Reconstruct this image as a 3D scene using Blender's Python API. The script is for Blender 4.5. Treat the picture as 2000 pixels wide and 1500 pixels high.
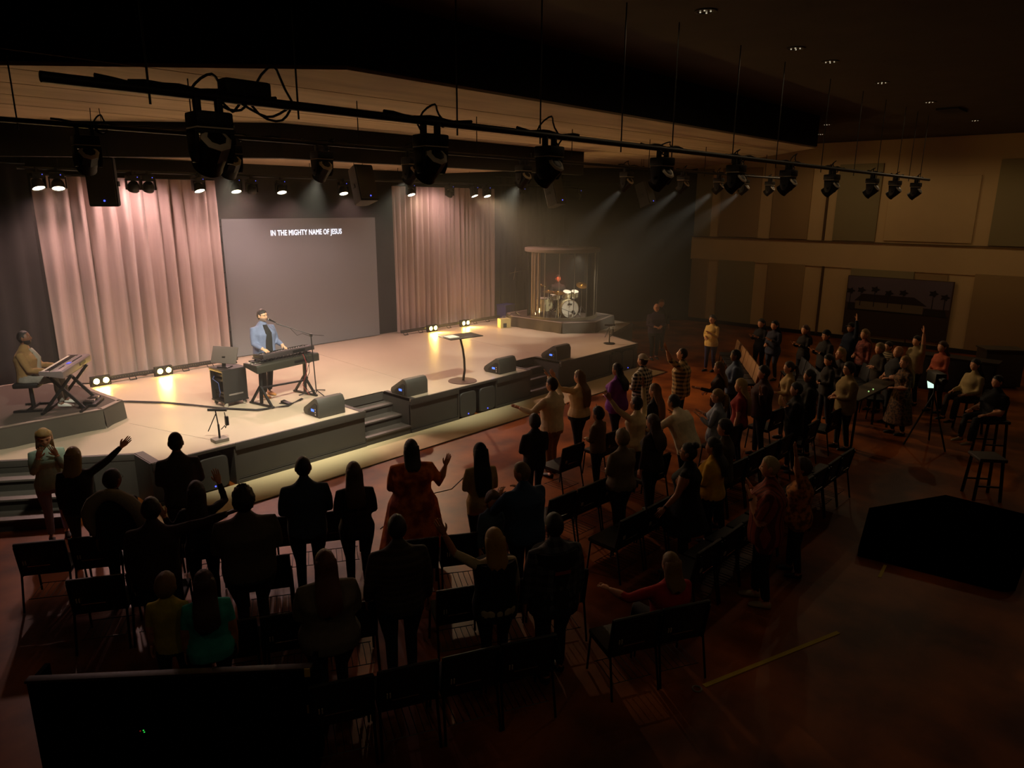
import bpy, bmesh, math, random
import numpy as np
from mathutils import Vector, Matrix, Euler
random.seed(7); rng = np.random.default_rng(7)
PI = math.pi
sc = bpy.context.scene
for o in list(bpy.data.objects): bpy.data.objects.remove(o)
COL = sc.collection
# ------------------------------------------------------------------ camera
cd = bpy.data.cameras.new('camera'); cam = bpy.data.objects.new('camera', cd); COL.objects.link(cam)
cd.sensor_width = 36; cd.lens = 36*1376/2000; cd.clip_start = .05; cd.clip_end = 200
_th, _az, _ro = math.radians(14.207), math.radians(42.513), math.radians(.282)
_fw = Vector((math.cos(_az)*math.cos(_th), math.sin(_az)*math.cos(_th), -math.sin(_th)))
_rt = Vector((math.sin(_az), -math.cos(_az), 0)); _up = _rt.cross(_fw)
_r2 = _rt*math.cos(_ro)+_up*math.sin(_ro); _u2 = -_rt*math.sin(_ro)+_up*math.cos(_ro)
cam.matrix_world = Matrix(((_r2.x,_u2.x,-_fw.x,0),(_r2.y,_u2.y,-_fw.y,0),(_r2.z,_u2.z,-_fw.z,4.65),(0,0,0,1)))
sc.camera = cam
# ------------------------------------------------------------------ world, exposure
w = bpy.data.worlds.new('dark_hall'); sc.world = w; w.use_nodes = True
w.node_tree.nodes['Background'].inputs[0].default_value = (.0, .0, .0, 1)
w.node_tree.nodes['Background'].inputs[1].default_value = 0
vs = sc.view_settings; vs.view_transform = 'Standard'; vs.look = 'None'; vs.gamma = 1; vs.use_curve_mapping = False
vs.exposure = 0.0
cy = sc.cycles; cy.use_denoising = True; cy.max_bounces = 6; cy.diffuse_bounces = 4; cy.glossy_bounces = 3
cy.transmission_bounces = 6; cy.transparent_max_bounces = 10; cy.volume_bounces = 0; cy.caustics_reflective = False; cy.caustics_refractive = False
cy.sample_clamp_indirect = 4; cy.volume_max_steps = 64
# light levels (watts) used by the lamp builders below
FRONT_W, BACK_W, CURTAIN_W, HOUSE_W, REAR_W, HALL_W = 870, 212, 76, 52, 19, 740
# ------------------------------------------------------------------ helpers
def lin(c):
    if isinstance(c, str):
        c = c.lstrip('#'); c = [int(c[i:i+2], 16)/255 for i in (0, 2, 4)]
        return tuple(x/12.92 if x <= .04045 else ((x+.055)/1.055)**2.4 for x in c)
    return tuple(c)
_mats = {}
def mat(name, col, rough=.6, metal=0, noise=0, scale=8, bump=0, bscale=60, emit=0, emitcol=None, spec=.5, alpha=1, sheen=0, trans=0, stretch=None):
    if name in _mats: return _mats[name]
    m = bpy.data.materials.new(name); m.use_nodes = True; nt = m.node_tree; N = nt.nodes; L = nt.links
    b = N['Principled BSDF']; c = lin(col)
    b.inputs['Base Color'].default_value = (*c, 1); b.inputs['Roughness'].default_value = rough; b.inputs['Metallic'].default_value = metal
    b.inputs['Specular IOR Level'].default_value = spec
    if alpha < 1: b.inputs['Alpha'].default_value = alpha
    if trans: b.inputs['Transmission Weight'].default_value = trans
    if sheen: b.inputs['Sheen Weight'].default_value = sheen
    if emit:
        b.inputs['Emission Color'].default_value = (*lin(emitcol or col), 1); b.inputs['Emission Strength'].default_value = emit
    if noise or bump:
        tc = N.new('ShaderNodeTexCoord'); mp = N.new('ShaderNodeMapping'); L.new(tc.outputs['Object'], mp.inputs[0])
        if stretch: mp.inputs['Scale'].default_value = stretch
    if noise:
        nz = N.new('ShaderNodeTexNoise'); nz.inputs['Scale'].default_value = scale; nz.inputs['Detail'].default_value = 5; L.new(mp.outputs[0], nz.inputs[0])
        mr = N.new('ShaderNodeMapRange'); mr.inputs[1].default_value = .25; mr.inputs[2].default_value = .75; mr.inputs[3].default_value = 1-noise; mr.inputs[4].default_value = 1+noise
        L.new(nz.outputs[0], mr.inputs[0])
        mx = N.new('ShaderNodeMix'); mx.data_type = 'RGBA'; mx.blend_type = 'MULTIPLY'; mx.inputs[0].default_value = 1
        mx.inputs[6].default_value = (*c, 1); L.new(mr.outputs[0], mx.inputs[7]); L.new(mx.outputs[2], b.inputs['Base Color'])
    if bump:
        nb = N.new('ShaderNodeTexNoise'); nb.inputs['Scale'].default_value = bscale; L.new(mp.outputs[0], nb.inputs[0])
        bp = N.new('ShaderNodeBump'); bp.inputs['Strength'].default_value = bump; bp.inputs['Distance'].default_value = .01
        L.new(nb.outputs[0], bp.inputs['Height']); L.new(bp.outputs[0], b.inputs['Normal'])
    _mats[name] = m; return m
def pattern_mat(name, c1, c2, kind='check', scale=12, c3=None, rough=.85):
    if name in _mats: return _mats[name]
    m = mat(name, c1, rough); nt = m.node_tree; N = nt.nodes; L = nt.links; b = N['Principled BSDF']
    tc = N.new('ShaderNodeTexCoord')
    def band(axis, sc_, width):
        sp = N.new('ShaderNodeSeparateXYZ'); L.new(tc.outputs['Object'], sp.inputs[0])
        mu = N.new('ShaderNodeMath'); mu.operation = 'MULTIPLY'; mu.inputs[1].default_value = sc_; L.new(sp.outputs[axis], mu.inputs[0])
        fr = N.new('ShaderNodeMath'); fr.operation = 'FRACT'; L.new(mu.outputs[0], fr.inputs[0])
        lt = N.new('ShaderNodeMath'); lt.operation = 'LESS_THAN'; lt.inputs[1].default_value = width; L.new(fr.outputs[0], lt.inputs[0]); return lt
    def mix(fac, a, bcol):
        mx = N.new('ShaderNodeMix'); mx.data_type = 'RGBA'; L.new(fac, mx.inputs[0])
        if isinstance(a, (str, tuple)): mx.inputs[6].default_value = (*lin(a), 1)
        else: L.new(a, mx.inputs[6])
        mx.inputs[7].default_value = (*lin(bcol), 1); return mx.outputs[2]
    if kind == 'stripe': out = mix(band(2, scale, .45).outputs[0], c1, c2)
    elif kind == 'vstripe': out = mix(band(0, scale, .4).outputs[0], c1, c2)
    elif kind == 'check':
        a = band(0, scale, .5); z = band(2, scale, .5)
        x = N.new('ShaderNodeMath'); x.operation = 'ADD'; L.new(a.outputs[0], x.inputs[0]); L.new(z.outputs[0], x.inputs[1])
        hf = N.new('ShaderNodeMath'); hf.operation = 'MULTIPLY'; hf.inputs[1].default_value = .5; L.new(x.outputs[0], hf.inputs[0])
        out = mix(hf.outputs[0], c1, c2)
    else:
        nz = N.new('ShaderNodeTexNoise'); nz.inputs['Scale'].default_value = scale; nz.inputs['Detail'].default_value = 3; L.new(tc.outputs['Object'], nz.inputs[0])
        mr = N.new('ShaderNodeMapRange'); mr.inputs[1].default_value = .42; mr.inputs[2].default_value = .58; L.new(nz.outputs[0], mr.inputs[0])
        out = mix(mr.outputs[0], c1, c2)
    L.new(out, b.inputs['Base Color']); return m
def tag(o, label=None, cat=None, group=None, kind=None):
    if label: o['label'] = label
    if cat: o['category'] = cat
    if group: o['group'] = group
    if kind: o['kind'] = kind
    return o
def thing(name, label, cat, loc=(0,0,0), rz=0, group=None, kind=None):
    o = bpy.data.objects.new(name, None); COL.objects.link(o); o.location = loc; o.rotation_euler = (0,0,rz); o.empty_display_size = .1
    return tag(o, label, cat, group, kind)
def link(name, me, parent=None, loc=None):
    o = bpy.data.objects.new(name, me); COL.objects.link(o)
    if parent: o.parent = parent
    if loc: o.location = loc
    return o
def copy_tree(o, parent=None):
    c = o.copy(); COL.objects.link(c); c.parent = parent
    if parent is not None: c.matrix_parent_inverse = o.matrix_parent_inverse
    for ch in list(o.children):
        if ch.type != 'LIGHT': copy_tree(ch, c)
    return c
class MB:
    def __init__(s): s.v=[]; s.f=[]; s.m=[]
    def add(s, vs, fs, mi=0):
        k=len(s.v); s.v += [tuple(p) for p in vs]; s.f += [tuple(i+k for i in f) for f in fs]; s.m += [mi]*len(fs); return s
    def box(s, c, d, rz=0, mi=0, R=None):
        x,y,z=(q/2 for q in d); P=[Vector((a*x,b*y,e*z)) for a in (-1,1) for b in (-1,1) for e in (-1,1)]
        M = R if R is not None else Matrix.Rotation(rz,3,'Z')
        return s.add([Vector(c)+M@p for p in P], [(0,1,3,2),(4,6,7,5),(0,4,5,1),(2,3,7,6),(0,2,6,4),(1,5,7,3)], mi)
    def bar(s, a, b, wd, ht, mi=0):
        a=Vector(a); b=Vector(b); d=(b-a); L=d.length; R=d.to_track_quat('Y','Z').to_matrix()
        return s.box((a+b)/2,(wd,L,ht),R=R,mi=mi)
    def prism(s, poly, z0, z1, mi=0):
        n=len(poly); vs=[(x,y,z0) for x,y in poly]+[(x,y,z1) for x,y in poly]
        return s.add(vs, [tuple(range(n))[::-1], tuple(range(n,2*n))]+[(i,(i+1)%n,n+(i+1)%n,n+i) for i in range(n)], mi)
    def extx(s, poly, x0, x1, mi=0):
        n=len(poly); vs=[(x0,y,z) for y,z in poly]+[(x1,y,z) for y,z in poly]
        return s.add(vs, [tuple(range(n)), tuple(range(n,2*n))[::-1]]+[(i,(i+1)%n,n+(i+1)%n,n+i) for i in range(n)], mi)
    def loft(s, rings, mi=0, cap=True):
        n=len(rings[0]); vs=[p for r in rings for p in r]; fs=[]
        for k in range(len(rings)-1):
            for i in range(n): fs.append((k*n+i,k*n+(i+1)%n,(k+1)*n+(i+1)%n,(k+1)*n+i))
        if cap: fs += [tuple(range(n))[::-1], tuple((len(rings)-1)*n+i for i in range(n))]
        return s.add(vs,fs,mi)
    def tube(s, pts, r, n=8, mi=0):
        P=[Vector(p) for p in pts]; rr=[r]*len(P) if not hasattr(r,'__len__') else r; rings=[]; ref=None
        for i,p in enumerate(P):
            t=(P[min(i+1,len(P)-1)]-P[max(i-1,0)]).normalized()
            if ref is None: ref = Vector((0,0,1)) if abs(t.z)<.9 else Vector((1,0,0))
            u=(ref-t*ref.dot(t))
            if u.length<1e-4: u=t.orthogonal()
            u.normalize(); v=t.cross(u); ref=u
            rings.append([p+(u*math.cos(2*PI*k/n)+v*math.sin(2*PI*k/n))*rr[i] for k in range(n)])
        return s.loft(rings,mi)
    def lathe(s, prof, n=20, c=(0,0,0), R=None, mi=0, cap=True):
        M = R if R is not None else Matrix.Identity(3); c=Vector(c)
        return s.loft([[c+M@Vector((r*math.cos(2*PI*k/n),r*math.sin(2*PI*k/n),z)) for k in range(n)] for r,z in prof],mi,cap)
    def ell(s, c, rad, n=12, m=8, mi=0, R=None):
        return s.lathe([(math.sin(PI*j/m)*.999+.001, -math.cos(PI*j/m)) for j in range(m+1)], n, c, (R if R is not None else Matrix.Identity(3))@Matrix.Diagonal(rad), mi)
    def me(s, name, mats, bevel=0, smooth=40):
        me=bpy.data.meshes.new(name); me.from_pydata(s.v,[],s.f)
        if not isinstance(mats,(list,tuple)): mats=[mats]
        for q in mats: me.materials.append(q)
        if max(s.m,default=0): me.polygons.foreach_set('material_index', s.m)
        bm=bmesh.new(); bm.from_mesh(me); bmesh.ops.recalc_face_normals(bm,faces=bm.faces)
        if bevel: bmesh.ops.bevel(bm,geom=[e for e in bm.edges if e.is_manifold and e.calc_face_angle(0)>.6],offset=bevel,segments=2,affect='EDGES',profile=.6)
        bm.to_mesh(me); bm.free()
        if smooth: me.shade_smooth(); me.set_sharp_from_angle(angle=math.radians(smooth))
        return me
    def build(s, name, mats, parent=None, loc=None, bevel=0, smooth=40):
        return link(name, s.me(name,mats,bevel,smooth), parent, loc)
def aim(d): return Vector(d).to_track_quat('-Z','Y').to_euler()
def spot(name, parent, loc, target_dir, watts, color, cone, blend=.35, size=.08):
    l=bpy.data.lights.new(name,'SPOT'); l.energy=watts; l.color=color; l.spot_size=math.radians(cone); l.spot_blend=blend; l.shadow_soft_size=size
    o=bpy.data.objects.new(name,l); COL.objects.link(o); o.parent=parent; o.location=loc; o.rotation_euler=aim(target_dir); return o
# common materials
M_black = mat('black_powder_coat','#0d0d0d',.5,noise=.2,scale=20)
M_plast = mat('black_plastic','#141413',.42)
M_chrome = mat('chrome','#d8d8d8',.18,1)
M_steel = mat('dark_steel','#2a2a2a',.4,.8)
M_rubber = mat('cable_rubber','#0b0b0b',.7)
M_tape = mat('yellow_tape','#b9a021',.7)
# ================================================================== the hall
def floor_material():
    m = mat('stained_concrete','#5a3420',.44,bump=.06,bscale=9); nt=m.node_tree; N=nt.nodes; L=nt.links; b=N['Principled BSDF']
    tc=N.new('ShaderNodeTexCoord'); a=N.new('ShaderNodeTexNoise'); a.inputs['Scale'].default_value=.9; a.inputs['Detail'].default_value=7; L.new(tc.outputs['Object'],a.inputs[0])
    cr=N.new('ShaderNodeValToRGB'); cr.color_ramp.elements[0].position=.36; cr.color_ramp.elements[0].color=(*lin('#54280e'),1)
    cr.color_ramp.elements[1].position=.66; cr.color_ramp.elements[1].color=(*lin('#9c5520'),1); L.new(a.outputs[0],cr.inputs[0]); L.new(cr.outputs[0],b.inputs['Base Color'])
    return m
M_floor=floor_material(); M_floor.node_tree.nodes['Principled BSDF'].inputs['Specular IOR Level'].default_value=.22
M_deck=mat('deck_vinyl','#b5a58f',.34,noise=.05,scale=1.3,bump=.03,bscale=4)
M_fascia=mat('charcoal_fascia','#3b3731',.55,noise=.08,scale=3)
M_tread=mat('grey_vinyl_tread','#4d4741',.5,noise=.12,scale=14,stretch=(1,8,8))
M_wallb=mat('flat_black_paint','#26221d',.85,noise=.05,scale=2)
M_wallr=mat('tan_wall_paint','#d3b27c',.85,noise=.03,scale=2)
M_panel=mat('acoustic_fabric','#a5865a',.95,bump=.1,bscale=200)
M_panelg=mat('grey_acoustic_fabric','#97875f',.95,bump=.1,bscale=200)
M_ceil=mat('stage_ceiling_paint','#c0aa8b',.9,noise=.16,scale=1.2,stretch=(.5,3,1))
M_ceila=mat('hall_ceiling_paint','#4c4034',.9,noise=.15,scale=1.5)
M_soffit=mat('soffit_black','#100e0c',.9)
def struct(name, mb, m, parent=None, **k):
    o=mb.build(name,m,parent,**k)
    if parent is None: o['kind']='structure'
    return o
fl=struct('floor',MB().box((12,6.5,-.1),(31,24,.2)),M_floor)
for pts in ([(3.2,10.12),(17.7,10.12)],[(5.75,7.9),(6.9,8.4),(7.5,8.25),(8.9,8.9)],[(4.2,9.6),(5.7,8.3)],[(11.5,8.2),(13.5,9.6)]):
    MB().tube([(x,y,.0) for x,y in pts],.009,6).build('joint_line',mat('joint','#1a0d07',.9),fl)
struct('wall_back',MB().box((9.7,17.95,3),(26,.2,6.4)),M_wallb)
a,b=Vector((22.3,17.85,0)),Vector((26.95,14.55,0))
struct('wall_back_corner',MB().bar(a+Vector((0,0,3)),b+Vector((0,0,3)),.15,6.4),M_wallb)
struct('wall_left',MB().box((-3.1,6.5,3.4),(.2,23,7)),M_wallb)
struct('wall_front',MB().box((12,-5.1,3.4),(31,.2,7)),mat('rear_wall_paint','#3a3024',.9))
wr=struct('wall_right',MB().box((26.95,5,3.4),(.2,20,7)).box((26.83,5,3.0),(.06,20,.9)),M_wallr)
# acoustic panels, each a piece of the side wall: y0, y1, z0, z1
for y0,y1,z0,z1,m in ((13.8,14.5,3.5,6.08,1),(11.8,13.4,3.5,6.1,0),(9.9,11.3,3.5,6.08,0),(7.58,9.0,3.5,6.1,1),(4.7,7.3,3.55,5.65,2),(2.3,4.25,3.5,6.1,1),(-.3,1.6,3.5,6.1,0),
                      (13.75,14.5,.1,2.58,0),(11.8,13.3,.1,2.58,1),(9.86,11.25,.1,2.58,0),(6.2,8.22,.1,2.55,1),(5.2,6.15,.1,2.5,0),(2.4,4.45,.1,2.6,0),(.2,1.8,.1,2.6,1)):
    MB().box((26.83,(y0+y1)/2,(z0+z1)/2),(.09,y1-y0,z1-z0)).build('acoustic_panel',[M_panel,M_panelg,M_wallr][m],wr,bevel=.012)
for y,z0,z1 in ((9.32,3.47,6.12),(9.2,.1,2.56)):
    MB().box((26.82,y,(z0+z1)/2),(.1,.07,z1-z0)).build('wall_seam',mat('wall_seam_brown','#5a4322',.9),wr)  # narrow darker brown strips up the side wall
MB().box((26.79,5,3.46),(.12,19.2,.035)).build('ledge_cap',mat('ledge_cap_paint','#6a512c',.8),wr)
struct('baseboard_right',MB().box((26.8,6.5,.07),(.05,16,.14)),mat('dark_baseboard','#241a10',.7))
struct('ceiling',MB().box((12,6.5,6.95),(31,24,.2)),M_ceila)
cpoly=[(4.92,7.0),(18.9,7.0),(26.85,14.95),(26.85,17.85),(-3,17.85),(-3,14.92)]
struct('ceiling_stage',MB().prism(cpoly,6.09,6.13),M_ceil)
struct('trim_1',MB().prism([(4.91,6.97),(18.91,6.97),(26.87,14.93),(26.87,17.85),(-3,17.85),(-3,14.87)],6.131,6.86),M_soffit)
for k in range(5):   # plaster joints on the stage ceiling
    MB().tube([(1.5+k*.2,8.6+k*1.15,6.09),(19+k*1.3,8.0+k*1.2,6.09)],.005,5).build('plaster_joint',mat('plaster_joint_tan','#7a684f',.9),bpy.data.objects['ceiling_stage'])
struct('ceiling_rear',MB().prism([(7.2,12.45),(16.2,12.45),(16.2,17.85),(1.9,17.85)],5.66,5.72),M_ceil)
struct('trim_2',MB().prism([(7.15,12.3),(16.3,12.3),(16.3,12.55),(7.25,12.55),(2.0,17.85),(1.6,17.85)],5.48,6.088),mat('duct_black','#171411',.7))
# ceiling downlights, switched off or dimmed right down
def downlight(x,y,label,watts=0):
    t=thing('ceiling_downlight',label,'downlight',(x,y,6.85),group='recessed ceiling downlights')
    MB().lathe([(.13,.0),(.13,-.012),(.10,-.012),(.095,.0)],20).build('trim_ring',mat('downlight_trim','#4a4238',.5),t)
    MB().lathe([(.1,-.004),(.06,-.003),(.0,-.003)],20).build('reflector',mat('downlight_reflector','#8d8678',.25,.9),t)
    for k in range(4):
        a=k*PI/2+.3; MB().box((.06*math.cos(a),.06*math.sin(a),-.012),(.014,.014,.01)).build('lamp_facet',mat('dim_lamp','#fff1d0',.4,emit=.5),t)
    if watts: spot('dimmed_lamp',t,(0,0,-.03),(0,0,-1),watts,(1,.70,.40),170,.3,.06)
for i,(x,y,wt) in enumerate(((8.12,4.43,REAR_W*.4),(10.78,4.42,REAR_W*.4),(12.08,4.39,REAR_W*.4),(14.65,4.36,REAR_W*.35),(17.93,4.33,REAR_W*.25),(22.38,4.28,HOUSE_W),(20.9,7.5,HOUSE_W*.5),(23.5,8.6,HOUSE_W))):
    downlight(x,y,('brightest recessed downlight, nearest the camera in the dark ceiling','recessed downlight second along the dark ceiling row','recessed downlight third along the dark ceiling row',
      'recessed downlight fourth along the dark ceiling row','recessed downlight fifth along the dark ceiling row','faint recessed downlight last in the row, near the tan wall',
      'tiny faint recessed downlight just beside the black soffit corner','tiny faint downlight above the hanging light pipe near the tan wall')[i],wt)
for i,(x,y,wt) in enumerate(((22.4,-.5,HOUSE_W),(23.6,11.8,HOUSE_W*.7),(1.5,-1.5,REAR_W),(5.0,-2.5,REAR_W),(-1.2,3.0,REAR_W),(10.5,-2.0,REAR_W*.5))):  # added out-of-view downlights, filling the audience's backs and the side wall
    downlight(x,y,('added unseen fill downlight over the far aisle, past the last row','added unseen fill downlight high beside the tan wall, next to the stage ceiling','added unseen fill downlight behind the booth partition','added unseen fill downlight over the rear aisle','added unseen fill downlight at the side of the booth partition','added unseen fill downlight above the rear corner of the hall')[i],wt)
tag(MB().box((19.6,4.25,6.83),(.9,.45,.04)).build('ceiling_vent',mat('vent_grey','#14110e',.7)),'dark rectangular air vent in the hall ceiling','vent')
# ================================================================== the stage
st=thing('stage','long beige-topped stage with charcoal front boards','stage')
dpoly=[(3.8,11.05),(7.8,11.05),(7.8,11.97),(8.95,11.97),(8.95,11.05),(12.75,11.05),(12.75,11.97),(13.9,11.97),(13.9,11.05),(17.5,11.05),(18.05,12.4),(20.5,13.2),(21.0,16.6),(21.7,17.6),(-2.9,17.8),(-2.9,16.75),(3.8,11.72)]
MB().prism(dpoly,.70,.75).build('deck',M_deck,st,smooth=0)
for pts in ([(4.35,13.5),(5.0,11.3)],[(10.2,16.8),(9.9,12.4)],[(14.6,16.6),(14.2,11.5)]):
    MB().tube([(x,y,.748) for x,y in pts],.006,5).build('deck_seam',mat('deck_seam_grey','#877a67',.6),st)
def front(x0,x1,z0=.0,z1=.62): 
    MB().box(((x0+x1)/2,11.09,(z0+z1)/2),(x1-x0,.04,z1-z0)).build('front_panel',M_fascia,st)
for x0,x1 in ((3.8,4.36),(5.14,7.8),(8.95,10.3),(11.52,12.75),(13.9,16.15),(17.35,17.5)):
    front(x0,x1); MB().box(((x0+x1)/2,11.055,.04),(x1-x0,.035,.08)).build('base_board',M_fascia,st,bevel=.006)
    MB().box(((x0+x1)/2,11.06,.10),(x1-x0,.012,.012)).build('base_bead',M_fascia,st)
for x0,x1,h in ((3.8,4.36,.13),(4.36,5.14,.05),(5.14,7.8,.13),(8.95,10.3,.13),(10.3,11.52,.05),(11.52,12.75,.13),(13.9,16.15,.13),(16.15,17.35,.05),(17.35,17.5,.13)):
    MB().box(((x0+x1)/2,11.045,.751-h/2),(x1-x0,.05,h)).build('nosing_board',M_fascia,st,bevel=.006)
for x0,x1 in ((4.36,5.14),(10.3,11.52),(16.15,17.35)):
    for x in (x0,x1): MB().box((x,11.3,.35),(.04,.5,.7)).build('niche_side',M_fascia,st)
    MB().box(((x0+x1)/2,11.56,.35),(x1-x0,.03,.7)).build('niche_back',M_soffit,st)
for x in (7.78,8.97,12.73,13.92):
    MB().box((x,11.53,.375),(.04,.9,.75)).build('recess_panel',M_fascia,st)
    MB().box((x+(.05 if x in (8.97,13.92) else -.05),11.5,.752),(.1,.95,.012)).build('recess_cap',M_fascia,st)
for x0,x1 in ((7.8,8.95),(12.75,13.9)): MB().box(((x0+x1)/2,11.99,.66),(x1-x0,.04,.18)).build('top_riser',M_fascia,st)
MB().box((3.8,11.38,.375),(.05,.66,.75)).build('recess_panel',M_fascia,st); MB().box((3.86,11.38,.752),(.13,.68,.014)).build('recess_cap',M_fascia,st)
for (x0,y0,x1,y1) in ((17.5,11.07,18.05,12.4),(18.05,12.4,20.5,13.2),(20.5,13.2,21.0,16.6),(21.0,16.6,21.7,17.6),(-2.9,16.74,3.8,11.71)):
    MB().bar((x0,y0,.355),(x1,y1,.355),.05,.69).build('side_panel',M_fascia,st)
    MB().bar((x0,y0,.7),(x1,y1,.7),.07,.106).build('nosing_board',M_fascia,st,bevel=.006)
def stair(label,loc,rz,width,steps,run,rise):
    t=thing('stage_stair',label,'stairs',loc,rz)
    for k in range(steps):
        z=rise*(k+1); y=run*k; dep=run*(steps-k)
        MB().box((0,y+.02+(dep-.02)/2,z/2+rise*0-.02),(width,dep-.02,z-.04)).build('riser',M_fascia,t,smooth=0)
        MB().box((0,y+dep/2-.01,z-.018),(width,dep,.036)).build('tread',M_tread,t,bevel=.008)
    return t
stair('dark three-step stair recessed between the two nearer wedge monitors',(8.375,11.05,0),0,1.13,3,.3,.1875)
stair('dark three-step stair recessed between the two farther wedge monitors',(13.325,11.05,0),0,1.13,3,.3,.1875)
dv=Vector((.8,-.6,0)); nv=Vector((-.6,-.8,0)); ctr=Vector((1.55,13.35,0))
ls=stair('wide dark corner staircase below the keyboard riser, with lit treads',(ctr+nv*1.0).to_tuple(),math.atan2(-.6,.8),4.3,3,.33,.1875)
# carpet strip on the floor along the stage
tag(MB().box((10.6,10.6,.008),(14.0,.92,.016)).build('carpet_strip',mat('beige_carpet','#d2c096',.95,bump=.2,bscale=150)),'long pale beige carpet strip on the floor along the stage front','carpet',kind=None)
def pa_box(x,label):
    t=thing('stage_front_speaker',label,'speaker',(x,11.07,.017),group='speakers in the stage front niches')
    n=24
    def rr(y,sx,sz): return [(sx*math.copysign(abs(math.cos(a))**.35,math.cos(a)),y,.3+sz*math.copysign(abs(math.sin(a))**.35,math.sin(a))) for a in (2*PI*k/n for k in range(n))]
    MB().loft([rr(.40,.25,.28),rr(.02,.27,.295),rr(0,.265,.29)]).build('cabinet',M_plast,t)
    MB().loft([rr(.0,.255,.28),rr(-.022,.245,.27)]).build('grille',mat('speaker_grille','#3a3833',.6,noise=.1,scale=90),t)
    MB().lathe([(.014,0),(.014,.006),(.006,.006)],12,(0,-.022,.07),Matrix.Rotation(PI/2,3,'X')).build('power_led',mat('blue_led','#3a4cff',.4,emit=2.2,emitcol='#4a58ff'),t)
pa_box(4.75,'single grey speaker set into the stage front near the corner staircase')
pa_box(10.6,'nearer speaker of the pair set under the curved lectern'); pa_box(11.22,'farther speaker of the pair set under the curved lectern')
pa_box(16.45,'nearer speaker of the pair at the far end of the stage front'); pa_box(17.05,'farther speaker of the pair at the far end of the stage front')
# ================================================================== screen, curtains
s=thing('projection_screen','large grey projection screen showing one line of white song text','screen',(10.71,17.55,.77))
MB().box((0,0,1.76),(4.70,.05,3.52)).build('screen_surface',mat('grey_screen','#82888c',.75),s)
MB().box((0,.045,1.76),(4.78,.04,3.56)).build('screen_frame',M_black,s)
for k in range(9): MB().box((-2.37,.0,.3+k*.38),(.03,.03,.04)).build('frame_clip',M_steel,s)
fc=bpy.data.curves.new('lyric','FONT'); fc.body='IN THE MIGHTY NAME OF JESUS'; fc.align_x='CENTER'; fc.size=.2; fc.extrude=.002; fc.bevel_depth=.0035; fc.bevel_resolution=0; fc.space_character=1.04
fo=bpy.data.objects.new('lyric_tmp',fc); COL.objects.link(fo); bpy.context.view_layer.update()
tm=bpy.data.meshes.new_from_object(fo.evaluated_get(bpy.context.evaluated_depsgraph_get())); wdt=fo.dimensions.x; bpy.data.objects.remove(fo)
tm.materials.clear(); tm.materials.append(mat('projected_text','#eef3ff',.5,emit=1.2,emitcol='#eaf1ff'))
lo=link('lettering',tm,s,(.06,-.028,3.08)); lo.rotation_euler=(PI/2,0,0); lo.scale=(2.2/wdt,1.0,1)
def drape(name,label,x0,x1,y,z0,z1,m,amp,pitch,seed,cols,ripple=.35,loc=None,rz=0):
    r=np.random.default_rng(seed); t=thing(name,label,'curtain',loc or ((x0+x1)/2,y,z0),rz); W=x1-x0; rows=18
    u=np.linspace(0,1,cols); sm=lambda q:np.convolve(np.pad(q,20,'edge'),np.hanning(21)/10,'valid')[:len(q)]; ph=np.cumsum(sm(r.uniform(.1,2.0,cols))); ph=ph/ph[-1]*W/pitch*2*PI; ph2=np.cumsum(sm(r.uniform(.1,2.0,cols))); ph2=ph2/ph2[-1]*W/pitch*.43*2*PI
    am=.6+.4*np.sin(ph2*.7+seed); vs=[]; fs=[]
    for j in range(rows+1):
        v=j/rows; zz=(z1-z0)*v
        lowv=(1-v)
        yy=amp*am*(1-2*np.abs(np.sin(.5*ph+.25*np.sin(2.5*lowv+ph2)))**.75)*(.8+.4*lowv)+amp*ripple*np.sin(ph2*2.3+lowv*1.2)
        xx=-W/2+W*u+.04*np.sin(ph2+lowv*2.0)*lowv
        vs+= [(float(a),float(b_),float(zz)) for a,b_ in zip(xx,yy)]
    n0=len(vs); vs+=[(a,b_+.012,c) for a,b_,c in vs]
    for j in range(rows):
        for i in range(cols-1):
            q=(j*cols+i,j*cols+i+1,(j+1)*cols+i+1,(j+1)*cols+i); fs.append(q); fs.append(tuple(n0+k for k in q[::-1]))
    MB().add(vs,fs).build('fabric',m,t,smooth=180)
    MB().tube([(-W/2,0,z1-z0+.02),(W/2,0,z1-z0+.02)],.02,8).build('curtain_rail',M_steel,t)
    return t
M_cur=mat('champagne_curtain','#aa9790',.75,noise=.06,scale=5,sheen=.3,stretch=(6,6,.3))
M_curb=mat('black_drape','#120f0d',.95)
drape('stage_curtain','wide champagne curtain behind the seated keyboard player',4.35,8.15,17.3,.78,5.2,M_cur,.11,.30,3,300)
drape('stage_curtain','champagne curtain between the projection screen and the drum booth',13.6,17.95,17.35,.78,5.2,M_cur,.08,.22,9,340)
drape('masking_drape','black masking drape in the corner behind the seated keyboard player',-2.8,4.25,17.15,.78,5.4,M_curb,.06,.4,5,160)
drape('masking_drape','black drape hanging behind the drum booth',18.1,22.2,17.4,.78,5.6,M_curb,.05,.35,6,120)
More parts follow.
